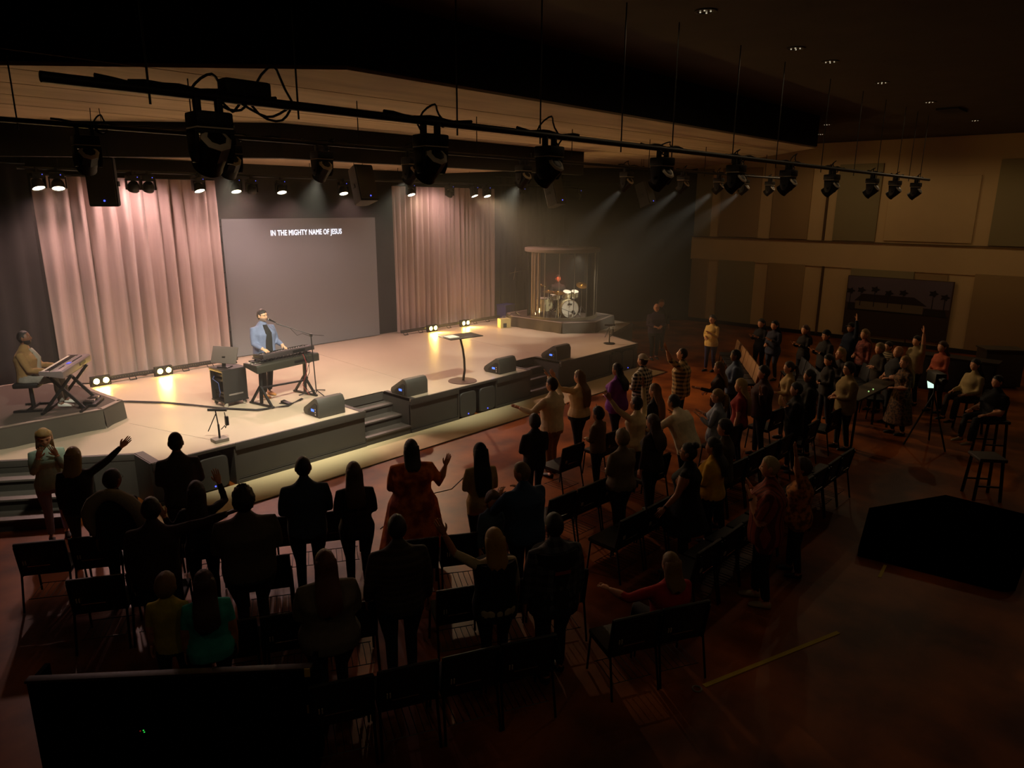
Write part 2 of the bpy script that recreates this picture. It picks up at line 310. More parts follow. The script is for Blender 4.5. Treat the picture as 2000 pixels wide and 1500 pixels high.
# light battens lying along the foot of the curtains and the twin-lamp blinders
def batten(x0,x1,y,label):
    t=thing('floor_light_batten',label,'light batten',((x0+x1)/2,y,.75)); W=x1-x0
    MB().box((0,0,.105),(W,.09,.085)).build('housing',M_black,t,bevel=.01)
    mb=MB()
    for k in range(int(W/.055)): mb.add([(-W/2+.03+k*.055+dx,-.048,.115+dz) for dx,dz in ((-.009,-.009),(.009,-.009),(.009,.009),(-.009,.009))],[(0,1,2,3)])
    q=mb.build('pixel_row',mat('pixel_lens','#6b6255',.3),t,smooth=0); q['kind']='stuff'
    for k in range(int(W/.6)+1):
        x=-W/2+.12+k*.6
        if x<W/2-.05: MB().tube([(x-.07,-.04,.06),(x-.07,-.10,.012),(x+.07,-.10,.012),(x+.07,-.04,.06)],.011,6).build('foot',M_steel,t)
batten(4.95,8.2,17.02,'low black light batten along the foot of the wide left curtain')
batten(13.5,17.9,17.02,'low black light batten along the foot of the curtain beside the drums')
def blinder(x,y,label,watts=40):
    t=thing('blinder_light',label,'stage light',(x,y,.75),group='twin lamp floor blinders')
    MB().box((0,.055,.12),(.40,.09,.2)).build('housing',M_black,t,bevel=.012)
    MB().tube([(-.21,.05,.13),(-.21,.05,.012),(.21,.05,.012),(.21,.05,.13)],.012,6).build('bracket',M_steel,t)
    for sx in (-.096,.096):
        MB().lathe([(.092,0),(.098,.02),(.08,.024)],18,(sx,.005,.12),Matrix.Rotation(PI/2,3,'X')).build('rim',M_steel,t)
        MB().ell((sx,-.006,.12),(.09,.018,.09),16,8).build('lamp',mat('amber_lamp','#ffe9a0',.4,emit=150,emitcol='#ffd24a'),t)
    spot('amber_throw',t,(0,-.06,.12),(.25,-1,.06),watts,(1,.60,.20),125,.7,.1)
blinder(4.98,16.85,'twin amber floor blinder nearest the keyboard player'); blinder(6.33,16.85,'twin amber floor blinder in the middle of the wide left curtain')
blinder(14.6,16.8,'nearer twin amber floor blinder below the right-hand curtain',170); blinder(16.03,16.8,'farther twin amber floor blinder below the right-hand curtain, by the drums',170)
# ================================================================== rigging
def rot_x(a): return Matrix.Rotation(a,3,'X')
M_lens=mat('dark_lens','#0a0a0c',.12,spec=.8); M_highlight=mat('edge_highlight','#d8ccb8',.45)  # pale colour paints the highlight along the moving-head edges
def moving_head():
    root=bpy.data.objects.new('moving_head_light',None); COL.objects.link(root)
    for sx in (-.09,.09): MB().box((sx,0,-.035),(.05,.07,.12)).build('clamp',M_black,root,bevel=.008)
    b=MB().box((0,0,-.155),(.31,.27,.125)).build('base',M_black,root,bevel=.025)
    MB().box((-.13,-.137,-.13),(.03,.01,.03)).build('display',M_plast,b)
    MB().box((0,-.0,-.223),(.30,.25,.012)).build('base_highlight',M_highlight,b)
    yk=MB()
    for sx in (-1,1): yk.loft([[(sx*(.165-t),yy,zz) for yy,zz in ((-.10,-.235),(.10,-.235),(.085,-.42),(.03,-.50),(-.03,-.50),(-.085,-.42))] for t in (0,.035)])
    yk.box((0,0,-.25),(.33,.2,.04)); y_=yk.build('yoke',M_black,root,bevel=.006)
    for sx in (-1,1): MB().lathe([(.022,0),(.022,.012),(.0,.014)],12,(sx*.165,0,-.41),Matrix.Rotation(sx*PI/2,3,'Y')).build('pivot_cap',M_steel,y_)
    R=rot_x(math.radians(50))        # local -Z of the head points to the stage and down
    h=MB().lathe([(.03,.175),(.10,.17),(.127,.15),(.130,.0)],8,(0,0,-.41),R).lathe([(.119,.03),(.125,-.02),(.122,-.12),(.128,-.17),(.118,-.175),(.11,-.15),(.01,-.14)],22,(0,0,-.41),R).build('head',M_black,root)
    MB().lathe([(.101,.1715),(.112,.1655),(.128,.1515),(.1275,.147)],8,(0,0,-.41),R).build('head_highlight',M_highlight,h)
    MB().lathe([(.112,-.158),(.06,-.166),(.005,-.168)],22,(0,0,-.41),R).build('lens',M_lens,h)
    return root
def wash_head(lit,fwd):
    root=bpy.data.objects.new('wash_light',None); COL.objects.link(root)
    MB().box((0,0,-.02),(.05,.07,.10)).build('clamp',M_black,root,bevel=.008)
    MB().box((0,0,-.115),(.25,.2,.09)).build('base',M_plast,root,bevel=.02)
    MB().lathe([(.008,0),(.008,.004)],8,(.06,-.101,-.11),rot_x(PI/2)).build('status_led',mat('blue_led','#3a4cff'),root)
    yk=MB()
    for sx in (-1,1): yk.box((sx*.138,0,-.255),(.022,.10,.22))
    yk.box((0,0,-.17),(.28,.12,.025)); yk.build('yoke',M_plast,root,bevel=.006)
    R=rot_x(math.radians(24 if fwd else -35)) if not fwd else rot_x(math.radians(-24))
    if not fwd: R=rot_x(math.radians(38))
    h=MB().lathe([(.02,.11),(.07,.105),(.105,.05),(.118,-.02),(.12,-.075),(.11,-.08),(.105,-.06),(.01,-.058)],20,(0,0,-.30),R).build('head',M_plast,root)
    MB().lathe([(.106,-.064),(.06,-.074),(.005,-.076)],20,(0,0,-.30),R).build('lens',mat('lit_lens','#fff3d8',.4,emit=14,emitcol='#fff0cc') if lit else M_lens,h)
    return root
ORD=('first','second','third','fourth','fifth','sixth','seventh','eighth','ninth','tenth')
def pipe(name,label,x0,x1,y,z,rods,ztop,r=.028):
    t=thing(name,label,'lighting pipe',(0,y,z))
    MB().tube([(x0,0,0),(x1,0,0)],r,12).build('pipe',M_black,t)
    for x in rods: MB().tube([(x,0,ztop-z),(x,0,-.09)],.008,6).build('hanger_rod',M_black,t)
    return t
p1=pipe('lighting_pipe','nearest hanging black lighting pipe crossing the whole hall',1.36,21.3,4.9,5.35,(1.95,3.0,4.6,5.75,7.2,8.35,10.05,11.6,13.6,15.4,16.9,18.4,19.4,20.4),6.84,.032)
p2=pipe('lighting_pipe','second black lighting pipe in front of the stage edge',.2,21.6,8.9,5.47,(2.2,4.0,6.4,8.8,11.4,14.2,16.8),6.088)
MB().tube([(20.4,0,1.3),(20.4,0,0)],.008,6).build('hanger_rod',M_black,p2)
p3=pipe('lighting_pipe','short lighting pipe just in front of the curtains and screen',3.9,22.0,16.3,5.3,(4.6,7.4,10.2,13.0,15.8,19.5),5.66)
for xx in (19.5,): MB().tube([(xx,0,.79),(xx,0,.2)],.008,6).build('hanger_rod',M_black,p3)
def loops(par,x,seed,big=1):
    r=random.Random(seed); mb=MB()
    for k in range(3):
        a=x+r.uniform(-.15,.1); w=r.uniform(.12,.3)*big; hgt=r.uniform(.04,.16)*big*(1 if k%2 else -1)
        mb.tube([(a+w*q/8-w/2,.03*math.sin(q+k),.03+hgt*math.sin(PI*q/8)) for q in range(9)],.009,5)
    mb.tube([(x-.5*big+.1*q,.02,.034+.012*math.sin(q*1.3+seed)) for q in range(11)],.014,5)
    return mb.build('cable',M_rubber,par)
mh=moving_head(); first=True
F1=(2.32,4.28,5.9,8.13,10.21,12.15,14.21,16.65,18.32,20.12)
F2=(2.81,4.44,5.77,7.37,9.99,13.34,15.76,17.59,19.09,20.78)
DIR=(0,math.sin(math.radians(50)),-math.cos(math.radians(50)))
def place_head(x,y,z,label,group,yaw=0,sc_=.8):
    global first
    o=mh if first else copy_tree(mh); first=False
    o.location=(x,y,z); o.rotation_euler=(0,0,yaw); o.scale=(sc_,)*3; tag(o,label,'stage light',group); return o
for i,x in enumerate(F1):
    place_head(x,4.9,5.32,'unlit moving-head light, %s from the near end of the nearest hanging pipe'%ORD[i],'moving heads on the nearest pipe',random.uniform(-.15,.1)); loops(p1,x+.12,i,1.2 if i<4 else .9)
loops(p1,2.75,77,2.2); 
bx=MB().box((2.62,.05,.08),(.34,.13,.11)).build('junction_box',M_black,p1,bevel=.02)
for i,x in enumerate(F2):
    o=place_head(x,8.9,5.44,'moving-head light, %s from the near end of the second lighting pipe'%ORD[i],'moving heads on the second pipe',random.uniform(-.1,.1)); loops(p2,x+.1,i+20,.8)
    d=Vector(DIR); beam=i in (5,6,7,8)
    q=Vector((0,0,-.41))+d*.2
    if beam: spot('beam_lamp',o,q,d+Vector((0,.12 if i>5 else 0,0)),FRONT_W*(.95 if i!=7 else 1.2),(1,.94,.78),24,.7,.06)
    elif i<5: spot('front_lamp',o,q,d+Vector((.30-.06*i if i else .08,-.12 if i else .12,-.08)),FRONT_W,(1,.91,.70) if i%2 else (.97,.94,.74),58,.7,.08)
PINK=(1,.57,.48)
wl=wash_head(True,True); wd=wash_head(False,False); fl_=fd_=True
W4=[(4.2,1),(4.55,1),(5.95,0),(6.25,0),(7.33,1),(8.2,1),(8.6,0),(9.37,1),(11.16,1),(13.45,1),(14.95,0),(15.98,1),(16.55,1),(18.2,0),(21.3,0)]
NEAR=('at the near end of the pipe, beside its lit twin','second on the pipe, beside its lit twin','just past the nearest hung speaker','over the middle of the wide left curtain','over the inner edge of the wide left curtain','over the near edge of the screen',
 'unlit one above the near edge of the screen','above the first words on the screen','beside the second hung speaker above the screen','over the near edge of the far curtain','over the middle of the far curtain','over the far curtain, nearer of two lit together','over the far curtain, farther of two lit together','just past the far curtain','last on the pipe, above the drum booth')
for i,(x,lit) in enumerate(W4):
    if lit:
        o=wl if fl_ else copy_tree(wl); fl_=False
    else:
        o=wd if fd_ else copy_tree(wd); fd_=False
    o.location=(x,16.3,5.3); o.rotation_euler=(0,0,random.uniform(-.25,.25) if lit else 0)
    tag(o,('lit ' if lit else 'dark ')+'small wash light '+NEAR[i],'stage light','wash lights above the curtains')
    R=rot_x(math.radians(-12 if lit else 38)); d=R@Vector((0,0,-1)); far=x>13
    if lit: spot('wash_lamp',o,Vector((0,0,-.30))+d*.11,(0,-.45,-1),BACK_W,PINK,106,.6,.07)
    if lit and far: spot('hall_throw',o,Vector((0,0,-.30))+d*.12,{13.45:(-4.5,-12,-4),15.98:(-3,-11,-4)}.get(x,(1.5,-9.3,-4.6)),HALL_W,(1,.68,.38),52,.85,.07)
    elif x<17: spot('curtain_lamp',o,Vector((0,0,-.30))+d*.11,d,CURTAIN_W,(1,.62,.58),150,.6,.07)
# speakers hung over the stage
def hung_speaker(x,y,z,label,yaw,tilt):
    t=thing('hanging_speaker',label,'speaker',(x,y,z),yaw,'speakers hung above the stage')
    R=rot_x(tilt); 
    def P(px,py,pz): return R@Vector((px,py,pz))
    prof=[(-.21,-.20),(.21,-.20),(.16,.17),(.08,.22),(-.08,.22),(-.16,.17)]
    rings=[[P(px*s_,py*s_,pz) for px,py in prof] for pz,s_ in ((.0,.96),(-.03,1),(-.72,1),(-.75,.96))]
    MB().loft(rings).build('cabinet',mat('speaker_cabinet','#211f1c',.6),t,bevel=.008)
    MB().box(P(0,-.212,-.37),(.38,.025,.68),R=R).build('grille',mat('speaker_grille','#3a3833'),t,bevel=.006)
    MB().lathe([(.014,0),(.014,.006),(.006,.006)],12,P(.02,-.226,-.66),R@rot_x(PI/2)).build('power_led',mat('blue_led','#3a4cff'),t)
    for sx in (-1,1):
        MB().box(P(sx*.195,.02,-.40),(.02,.14,.08),R=R).build('handle',M_black,t,bevel=.01)
        MB().tube([P(sx*.12,.0,.0),P(sx*.10,.0,.05),(sx*.06,0,.78 if x<17 else .9)],.006,5).build('hanging_wire',M_black,t)
hung_speaker(4.2,12.7,5.36,'hung black speaker nearest the camera, over the wide left curtain',-.55,.03)
hung_speaker(9.1,12.7,5.40,'tilted hung black speaker beside the top corner of the screen',-.1,-.3)
hung_speaker(15.35,12.7,5.36,'tilted hung speaker above the drum booth',0,-.32)
hung_speaker(19.9,12.7,5.36,'farthest tilted hung speaker by the dark corner of the stage',.05,-.35)
# haze in the air over the stage
hz=MB().prism([(1.2,12.9),(3.6,9.6),(7,7.6),(19,7.6),(24.5,13.5),(22,16.9),(1.2,16.9)],.80,5.45).build('haze',None or mat('tmp','#000000'))
vm=bpy.data.materials.new('stage_haze'); vm.use_nodes=True; nt=vm.node_tree; nt.nodes.remove(nt.nodes['Principled BSDF'])
vsn=nt.nodes.new('ShaderNodeVolumeScatter'); vsn.inputs['Density'].default_value=.0095; vsn.inputs['Anisotropy'].default_value=.35; vsn.inputs['Color'].default_value=(1,.97,.92,1)
nt.links.new(vsn.outputs[0],nt.nodes['Material Output'].inputs['Volume']); hz.data.materials.clear(); hz.data.materials.append(vm)
tag(hz,'thin theatrical haze hanging over the stage','haze',kind='stuff')
# ================================================================== things on the stage
M_carp=mat('riser_carpet','#4b4038',.95,noise=.15,scale=30,bump=.15,bscale=120); M_skirt=mat('grey_skirt_cloth','#4a443a',.9,noise=.06,scale=6); M_edge=mat('riser_edge','#8a7a6e',.6)
def riser(label,poly,z0,z1,ruffle,loc=(0,0,0)):
    t=thing('stage_riser',label,'riser',loc); c=np.mean(poly,0)
    MB().prism(poly,z1-.04,z1).build('top',M_carp,t,bevel=.006)
    n=len(poly)
    for i in range(n):
        a=Vector((*poly[i],0)); b=Vector((*poly[(i+1)%n],0)); d=(b-a); L=d.length; k=max(3,int(L/.05)); nrm=Vector((d.y,-d.x,0)).normalized()
        if nrm.dot(Vector((*c,0))-a)>0: nrm=-nrm
        rows=[]
        for j in range(6):
            v=j/5; rows.append([a+d*(q/k)+nrm*(.012+ruffle*(1-v)*(.5+.5*math.sin(q*.55+math.sin(q*.13+i)*2.2)))+Vector((0,0,z0+(z1-.02-z0)*v)) for q in range(k+1)])
        vs=[p for r in rows for p in r]; m=k+1
        MB().add(vs,[(j*m+q,j*m+q+1,(j+1)*m+q+1,(j+1)*m+q) for j in range(5) for q in range(k)]).build('skirt',M_skirt,t,smooth=180)
        MB().bar(a-nrm*.05+Vector((0,0,z1)),b-nrm*.05+Vector((0,0,z1)),.09,.012).build('edge_strip',M_edge,t)
    return t
riser('low carpeted riser with a dark cloth skirt under the seated keyboard player',[(-2.6,13.55),(3.95,13.5),(4.42,13.9),(4.28,15.7),(3.6,16.8),(-2.6,16.8)],.752,1.1,.03)
riser('low riser with a draped grey skirt under the drum booth',[(17.12,15.75),(17.2,13.65),(18.1,13.0),(19.75,13.45),(20.0,15.9),(19.5,16.4),(17.6,16.4)],.752,1.08,.05)
M_wk=mat('white_key','#d8d0c0',.3); M_bk=mat('black_key','#0c0c0c',.3)
def keyboard(name,label,loc,rz,L,D,H,tilt=0,bodycol='#17161a',zr=0):
    """keys lie along local -y edge (player side)"""
    t=thing(name,label,'keyboard',loc,rz); t.rotation_euler=(tilt,0,rz); m=mat('kb_'+bodycol[1:],bodycol,.45)
    MB().loft([[(x,-D/2,-H*.3),(x,-D/2,.0),(x,-D*.08,.0),(x,-D*.02,.018),(x,D/2-.03,.024),(x,D/2,0),(x,D/2,-H)] for x in (-L/2,L/2)]).build('body',m,t,bevel=.006)
    for sx in (-1,1): MB().box((sx*(L/2-.035),-D*.29,.012),(.065,D*.42,.03)).build('end_block',m,t,bevel=.006)
    n=52 if L>1.2 else 44; w=(L-.16)/n; wk=MB(); bk=MB()
    for i in range(n):
        x=-L/2+.08+w*(i+.5); wk.box((x,-D*.29,.008),(w*.9,D*.40,.018))
        if i%7 in (0,1,3,4,5): bk.box((x+w/2,-D*.2,.022),(w*.5,D*.24,.014))
    wk.build('white_keys',M_wk,t,smooth=0)['kind']='stuff'; bk.build('black_keys',M_bk,t,smooth=0)['kind']='stuff'
    if 'piano' in name: MB().box((L*.05,D*.2,.026),(.12,.05,.008)).build('display',mat('kb_display','#3346d8',.4,emit=.5,emitcol='#4456ff'),t)
    kn=MB()
    for i in range(9): kn.lathe([(.011,0),(.009,.016),(.0,.016)],8,(-L*.35+i*.06,D*.27,.022))
    for i in range(8): kn.box((L*.2+i*.035,D*.18,.026),(.022,.014,.008))
    kn.build('control_knobs',M_plast,t)['kind']='stuff'
    MB().box((-L*.18,D/2+.004,-H*.45),(.3,.01,.05)).build('socket_panel',M_steel,t)
    return t
# --- seated player's keyboard on its X stand
KA=math.radians(57); kc=Vector((3.66,14.15,1.1))
keyboard('stage_piano','long grey stage piano on a crossed stand in front of the seated player',(kc.x,kc.y,1.88),KA-PI,1.5,.36,.11,tilt=0,bodycol='#6a5f5e')
xs=thing('keyboard_stand','black crossed-leg stand under the long grey stage piano','stand',kc.to_tuple(),KA-PI)
for sx in (-.42,-.34,.34,.42):
    s_=1 if abs(sx)>.4 else -1
    MB().bar((sx,-.30*s_,.03),(sx,.20*s_,.66),.035,.05).build('leg',M_black,xs)
for y_ in (-.3,.3): MB().bar((-.55,y_,.02),(.55,y_,.02),.04,.04).build('foot_bar',M_black,xs)
for y_ in (-.14,.14): MB().bar((-.5,y_,.655),(.5,y_,.655),.04,.02).build('support_arm',M_black,xs)
pdl=thing('pedal_board','small pedal board on the riser under the grey stage piano','pedal board',(3.95,14.05,1.1),KA)
MB().box((0,0,.03),(.5,.28,.05)).build('board',M_black,pdl,bevel=.01)
for i in range(4): MB().box((-.18+i*.12,0,.075),(.09,.15,.05)).build('pedal',[M_steel,M_chrome][i%2],pdl,bevel=.01)
stl=thing('piano_stool','black cushioned stool under the seated keyboard player','stool',(3.14,14.46,1.1),KA)
MB().box((0,0,.46),(.46,.40,.09)).build('cushion',mat('black_vinyl','#131110',.5),stl,bevel=.03)
MB().tube([(0,0,.04),(0,0,.42)],.035,10).build('post',M_black,stl)
for sx in (-1,1):
    MB().bar((sx*.26,-.22,.02),(sx*.26,.22,.02),.045,.035).build('foot',M_black,stl)
MB().bar((-.26,0,.03),(.26,0,.03),.04,.04).build('cross_bar',M_black,stl)
# --- singer's two keyboards, stand, rack
SA=math.radians(9); sk=Vector((7.18,12.93,.75))
keyboard('workstation_keyboard','larger lower black keyboard of the singer\'s pair',(sk.x,sk.y,1.60),SA+PI,1.55,.42,.14,bodycol='#2b2a22')
keyboard('synthesizer','slimmer upper keyboard of the singer\'s pair, stacked on top',(sk.x+.1,sk.y+.08,1.75),SA+PI,1.28,.33,.08,tilt=math.radians(6),bodycol='#2e2828')
ks=thing('keyboard_stand','black braced stand holding the singer\'s two keyboards','stand',sk.to_tuple(),SA)
for sx in (-.58,.52):
    MB().bar((sx,0,.05),(sx+.03,.0,.72),.05,.05).build('column',M_black,ks)
    for y_ in (-.32,.32): MB().bar((sx,0,.4),(sx,y_,.02),.04,.04).build('leg',M_black,ks)
    MB().bar((sx,-.36,.02),(sx,.36,.02),.05,.035).build('foot',M_black,ks)
    MB().bar((sx,-.2,.715),(sx,.2,.715),.05,.03).build('arm',M_black,ks)
    MB().bar((sx,.02,.7),(sx,.1,.93),.03,.03).build('tier_post',M_black,ks); MB().bar((sx,-.12,.93),(sx,.16,.955),.035,.02).build('tier_arm',M_black,ks)
MB().bar((-.58,0,.36),(.52,0,.3),.06,.03).build('cross_bar',M_black,ks)
MB().lathe([(.03,0),(.03,.06)],8,(.52,-.03,.36),rot_x(PI/2)).build('clamp_knob',M_plast,ks)
for k,(x,dx) in enumerate(((.36,.03),(.40,.05),(.5,-.04))):
    MB().tube([(x,-.2,.92),(x+dx,-.26,.72),(x+dx*2,-.2,.5),(x,-.12,.25),(x+.1,-.2,.02)],.006,5).build('dangling_cable',mat('red_cable','#8a2a2a',.6) if k==0 else M_rubber,ks)
gp=thing('percussion_gadget','small cluster of effects gadgets on the near end of the lower keyboard','gadget',(6.6,12.93,1.628),SA)
MB().box((0,0,.015),(.16,.12,.03)).build('effects_unit',M_chrome,gp,bevel=.006); MB().box((-.02,.1,.012),(.1,.06,.024)).build('small_mixer',M_steel,gp,bevel=.004)
rk=thing('rack_case','open-backed black rack case on casters beside the singer\'s keyboards','rack case',(6.25,13.42,.75),.05)
for sy in (-1,1): MB().box((.0,sy*.235,.43),(.5,.02,.66)).build('side_panel',mat('rack_laminate','#1d1b19',.5),rk)
MB().box((0,0,.75),(.52,.5,.03)).build('lid',mat('rack_laminate','#1d1b19'),rk); MB().box((0,0,.11),(.52,.5,.03)).build('bottom_panel',M_black,rk); MB().box((.24,0,.43),(.02,.47,.64)).build('front_panel',M_black,rk)
for z in (.2,.27,.52,.62): MB().box((.02,0,z),(.4,.44,.045)).build('rack_unit',M_steel,rk)
MB().box((-.25,0,.735),(.02,.49,.05)).build('edge_rail',mat('aluminium_rail','#9b907b',.4,.8),rk)
MB().tube([(-.24,.1,.6),(-.3,.05,.56),(-.28,-.12,.5),(-.27,-.14,.3),(-.25,-.05,.2)],.008,6).build('cable',mat('blue_cable','#3a4a7a',.6),rk)
MB().box((.0,-.248,.25),(.3,.006,.03)).build('tape_strip',mat('grey_tape','#6b625c',.7),rk)
for sx in (-.2,.2):
    for sy in (-.19,.19): MB().lathe([(.04,-.015),(.045,0),(.04,.015)],14,(sx,sy,.045),rot_x(PI/2)).build('caster',M_chrome,rk)
mo=thing('touch_monitor','flat monitor tilted on the black rack case, seen from behind','monitor',(6.2,13.42,1.515),math.radians(-62))
Rm=rot_x(math.radians(-22))
MB().box((0,.02,.24),(.56,.035,.34),R=Rm).build('screen_housing',mat('monitor_grey','#57504a',.5),mo,bevel=.008)
MB().box((0,.041,.245),(.53,.006,.31),R=Rm).build('screen',mat('dim_screen','#2c3038',.3,emit=.25,emitcol='#9aa7b8'),mo)
MB().bar((0,-.03,.02),(0,.0,.22),.07,.03).build('stand_neck',M_plast,mo); MB().box((0,.0,.01),(.24,.18,.02)).build('stand_base',M_plast,mo,bevel=.005)
# --- microphones
def tripod(t,r,h,m=M_black):
    for k in range(3):
        a=k*2*PI/3+.5; MB().tube([(.02*math.cos(a),.02*math.sin(a),h),(r*math.cos(a),r*math.sin(a),.012)],.011,6).build('leg',m,t)
ms=thing('microphone_stand','tall boom microphone stand at the end of the singer\'s keyboards','mic stand',(7.82,12.78,.75))
tripod(ms,.36,.1); MB().tube([(0,0,.05),(-.03,.02,1.27)],.012,8).build('pole',M_black,ms)
MB().box((-.03,.02,1.28),(.05,.05,.06)).build('boom_clutch',M_plast,ms,bevel=.01)
MB().tube([(.25,-.02,1.24),(-.03,.02,1.29),(-.62,.34,1.56)],.007,8).build('boom_arm',M_steel,ms)
MB().tube([(-.03,-.01,1.25),(-.2,.06,1.33),(-.3,.1,1.3),(-.42,.15,1.46),(-.62,.34,1.55)],.005,5).build('cable',M_rubber,ms)
mc=thing('vocal_microphone','silver-headed vocal microphone in front of the singer\'s mouth','microphone',(7.2,13.12,2.33))
dm=Vector((-.10,.24,.08)).normalized()
MB().tube([(0,0,0),dm*.15],[.014,.022],10).build('handle',M_plast,mc); MB().ell(dm*.18,(.028,.028,.03),12,8).build('grille_ball',M_chrome,mc)
def short_stand(x,y,label,base,tilt):
    t=thing('short_microphone_stand',label,'mic stand',(x,y,.75))
    if base=='square': MB().box((0,0,.03),(.24,.2,.06)).build('base',mat('stand_base_grey','#6d6459',.5),t,bevel=.01)
    else: MB().lathe([(.17,0),(.165,.02),(.03,.03)],20).build('base',M_steel,t)
    MB().tube([(0,0,.03),(0,0,.30)],.018,8).build('pole',M_black,t); MB().tube([(0,0,.28),(-.02,.02,.56)],.011,8).build('upper_pole',M_black,t)
    MB().tube([(-.10,.12,.55),(.12,-.10,.545)],.024,10).build('microphone',M_plast,t)
    MB().tube([(-.02,0,.5),(-.16,.05,.2)],.008,6).build('side_rod',M_black,t)
    MB().tube([(.1,-.05,.5),(.15,0,.28),(.13,.03,.2),(.1,-.02,.26),(.04,0,.2)],.008,5).build('cable_loop',M_rubber,t)
    MB().box((.15,.0,.33),(.05,.06,.16)).build('belt_pack',M_plast,t,bevel=.008)
short_stand(5.02,11.32,'short microphone stand with a square base at the stage edge, near the corner stairs','square',0)
short_stand(16.85,11.6,'short microphone stand with a round base at the far end of the stage','round',0)
tl=thing('tall_microphone_stand','thin overhead boom microphone stand beside the drum booth','mic stand',(17.35,15.75,1.08))
tripod(tl,.25,.12); MB().tube([(0,0,.05),(.0,0,2.3)],.01,6).build('pole',M_steel,tl); MB().tube([(-.25,.05,1.42),(.42,-.05,1.50)],.008,6).build('boom_arm',M_chrome,tl); MB().tube([(-.12,.0,1.2),(-.02,.0,1.6)],.010,6).build('microphone',M_chrome,tl)
# --- wedges, lectern
def wedge(x,label):
    t=thing('wedge_monitor',label,'floor monitor',(x,11.22,.751),random.uniform(-.03,.03),'wedge monitors on the stage edge')
    prof=[(0,0),(0,.27),(.05,.36),(.13,.375),(.52,.13),(.55,.06),(.5,0)]; m=mat('wedge_paint','#3d3a33',.55,noise=.08,scale=60)
    MB().extx(prof,-.29,.29).build('cabinet',m,t,bevel=.012)
    v=Vector((0,.39,-.245)).normalized(); n=Vector((0,.245,.39)).normalized()
    MB().box(Vector((0,.325,.2525))+n*.004,(.5,.40,.012),R=Matrix((Vector((1,0,0)),v,n)).transposed()).build('grille',mat('speaker_grille','#3a3833'),t)
    pn=MB().extx([(.06,.03),(.06,.25),(.14,.27),(.36,.12),(.38,.05),(.33,.03)],-.3,-.288).build('connector_panel',M_black,t)
    MB().box((-.302,.2,.13),(.006,.09,.045)).build('blue_display',mat('wedge_display','#3b63ff',.4,emit=1.6,emitcol='#4f7bff'),pn)
    for k in range(3): MB().lathe([(.014,0),(.014,.006)],10,(-.302,.1+.0*k,.06+.05*k),Matrix.Rotation(-PI/2,3,'Y')).build('socket',M_chrome,pn)
wedge(7.18,'wedge floor monitor nearest the singer, left of the near stairs'); wedge(9.28,'wedge floor monitor just right of the near stairs'); wedge(12.1,'wedge floor monitor between the lectern and the far stairs'); wedge(14.25,'farthest wedge floor monitor, beyond the far stairs')
lt=thing('lectern','slim lectern with a curved metal post and thin flat top','lectern',(10.78,11.42,.75))
MB().lathe([(.33,0),(.325,.012),(.04,.02)],36).build('base_plate',mat('lectern_bronze','#4a3226',.4,.3),lt)
MB().tube([(.02,0,.01),(.06,-.01,.25),(.06,0,.5),(.02,0,.75),(-.06,0,1.02)],[.03,.028,.026,.025,.025],12).build('curved_post',mat('brushed_metal','#4d463c',.35,.7),lt)
Rl=Matrix.Rotation(math.radians(4),3,'X')@Matrix.Rotation(math.radians(2),3,'Y')
MB().box((-.03,0,1.045),(1.0,.42,.018),R=Rl).build('top_panel',mat('lectern_top','#3a342c',.3),lt,bevel=.004)
tag(MB().box((10.45,11.42,1.823),(.3,.22,.012),R=Rl).build('script_sheet',mat('paper','#e9e2cf',.8)),'white sheet of paper lying on the lectern top','paper')
cb=MB()
for k in range(4):
    cb.tube([(4.5+.03*k,15.3,.775),(4.82+.03*k,15.0,.775),(5.27+.02*k,14.4+.015*k,.775),(5.65,13.75+.03*k,.775),(5.95,13.1+.03*k,.775),(6.35,12.5+.03*k,.775),(6.91,12.42-.02*k,.775),(7.4,12.62+.02*k,.775)],.009,5)
tag(cb.build('cable_run',M_rubber),'bundle of black cables snaking over the deck from the riser to the singer','cable bundle')
pw=thing('foot_pedal','small foot pedal on the deck by the singer\'s boots','pedal',(7.02,12.62,.75),.3); MB().extx([(-.1,0),(-.1,.02),(.1,.06),(.1,0)],-.05,.05).build('treadle',M_plast,pw); MB().box((0,0,.006),(.14,.26,.012)).build('base',M_black,pw)
am=thing('small_amplifier','small beige box amplifier with a handle beside the drum riser','amplifier',(16.78,15.75,.751),-.4)
MB().box((0,0,.15),(.36,.28,.3)).build('cabinet',mat('beige_tolex','#b39f66',.7),am,bevel=.01); MB().tube([(-.08,0,.3),(-.06,0,.37),(.06,0,.37),(.08,0,.3)],.01,6).build('handle',M_chrome,am); MB().box((-.03,-.142,.09),(.12,.008,.14)).build('dark_opening',M_black,am)
bb=thing('blue_crate','dim blue box on the deck behind the small beige amplifier','crate',(18.15,16.95,.751),.1)
MB().box((0,0,.25),(.55,.4,.5)).build('body',mat('blue_plastic','#1c1c78',.5),bb,bevel=.02); MB().box((0,0,.51),(.58,.43,.03)).build('lid',mat('blue_plastic','#1c1c78'),bb)
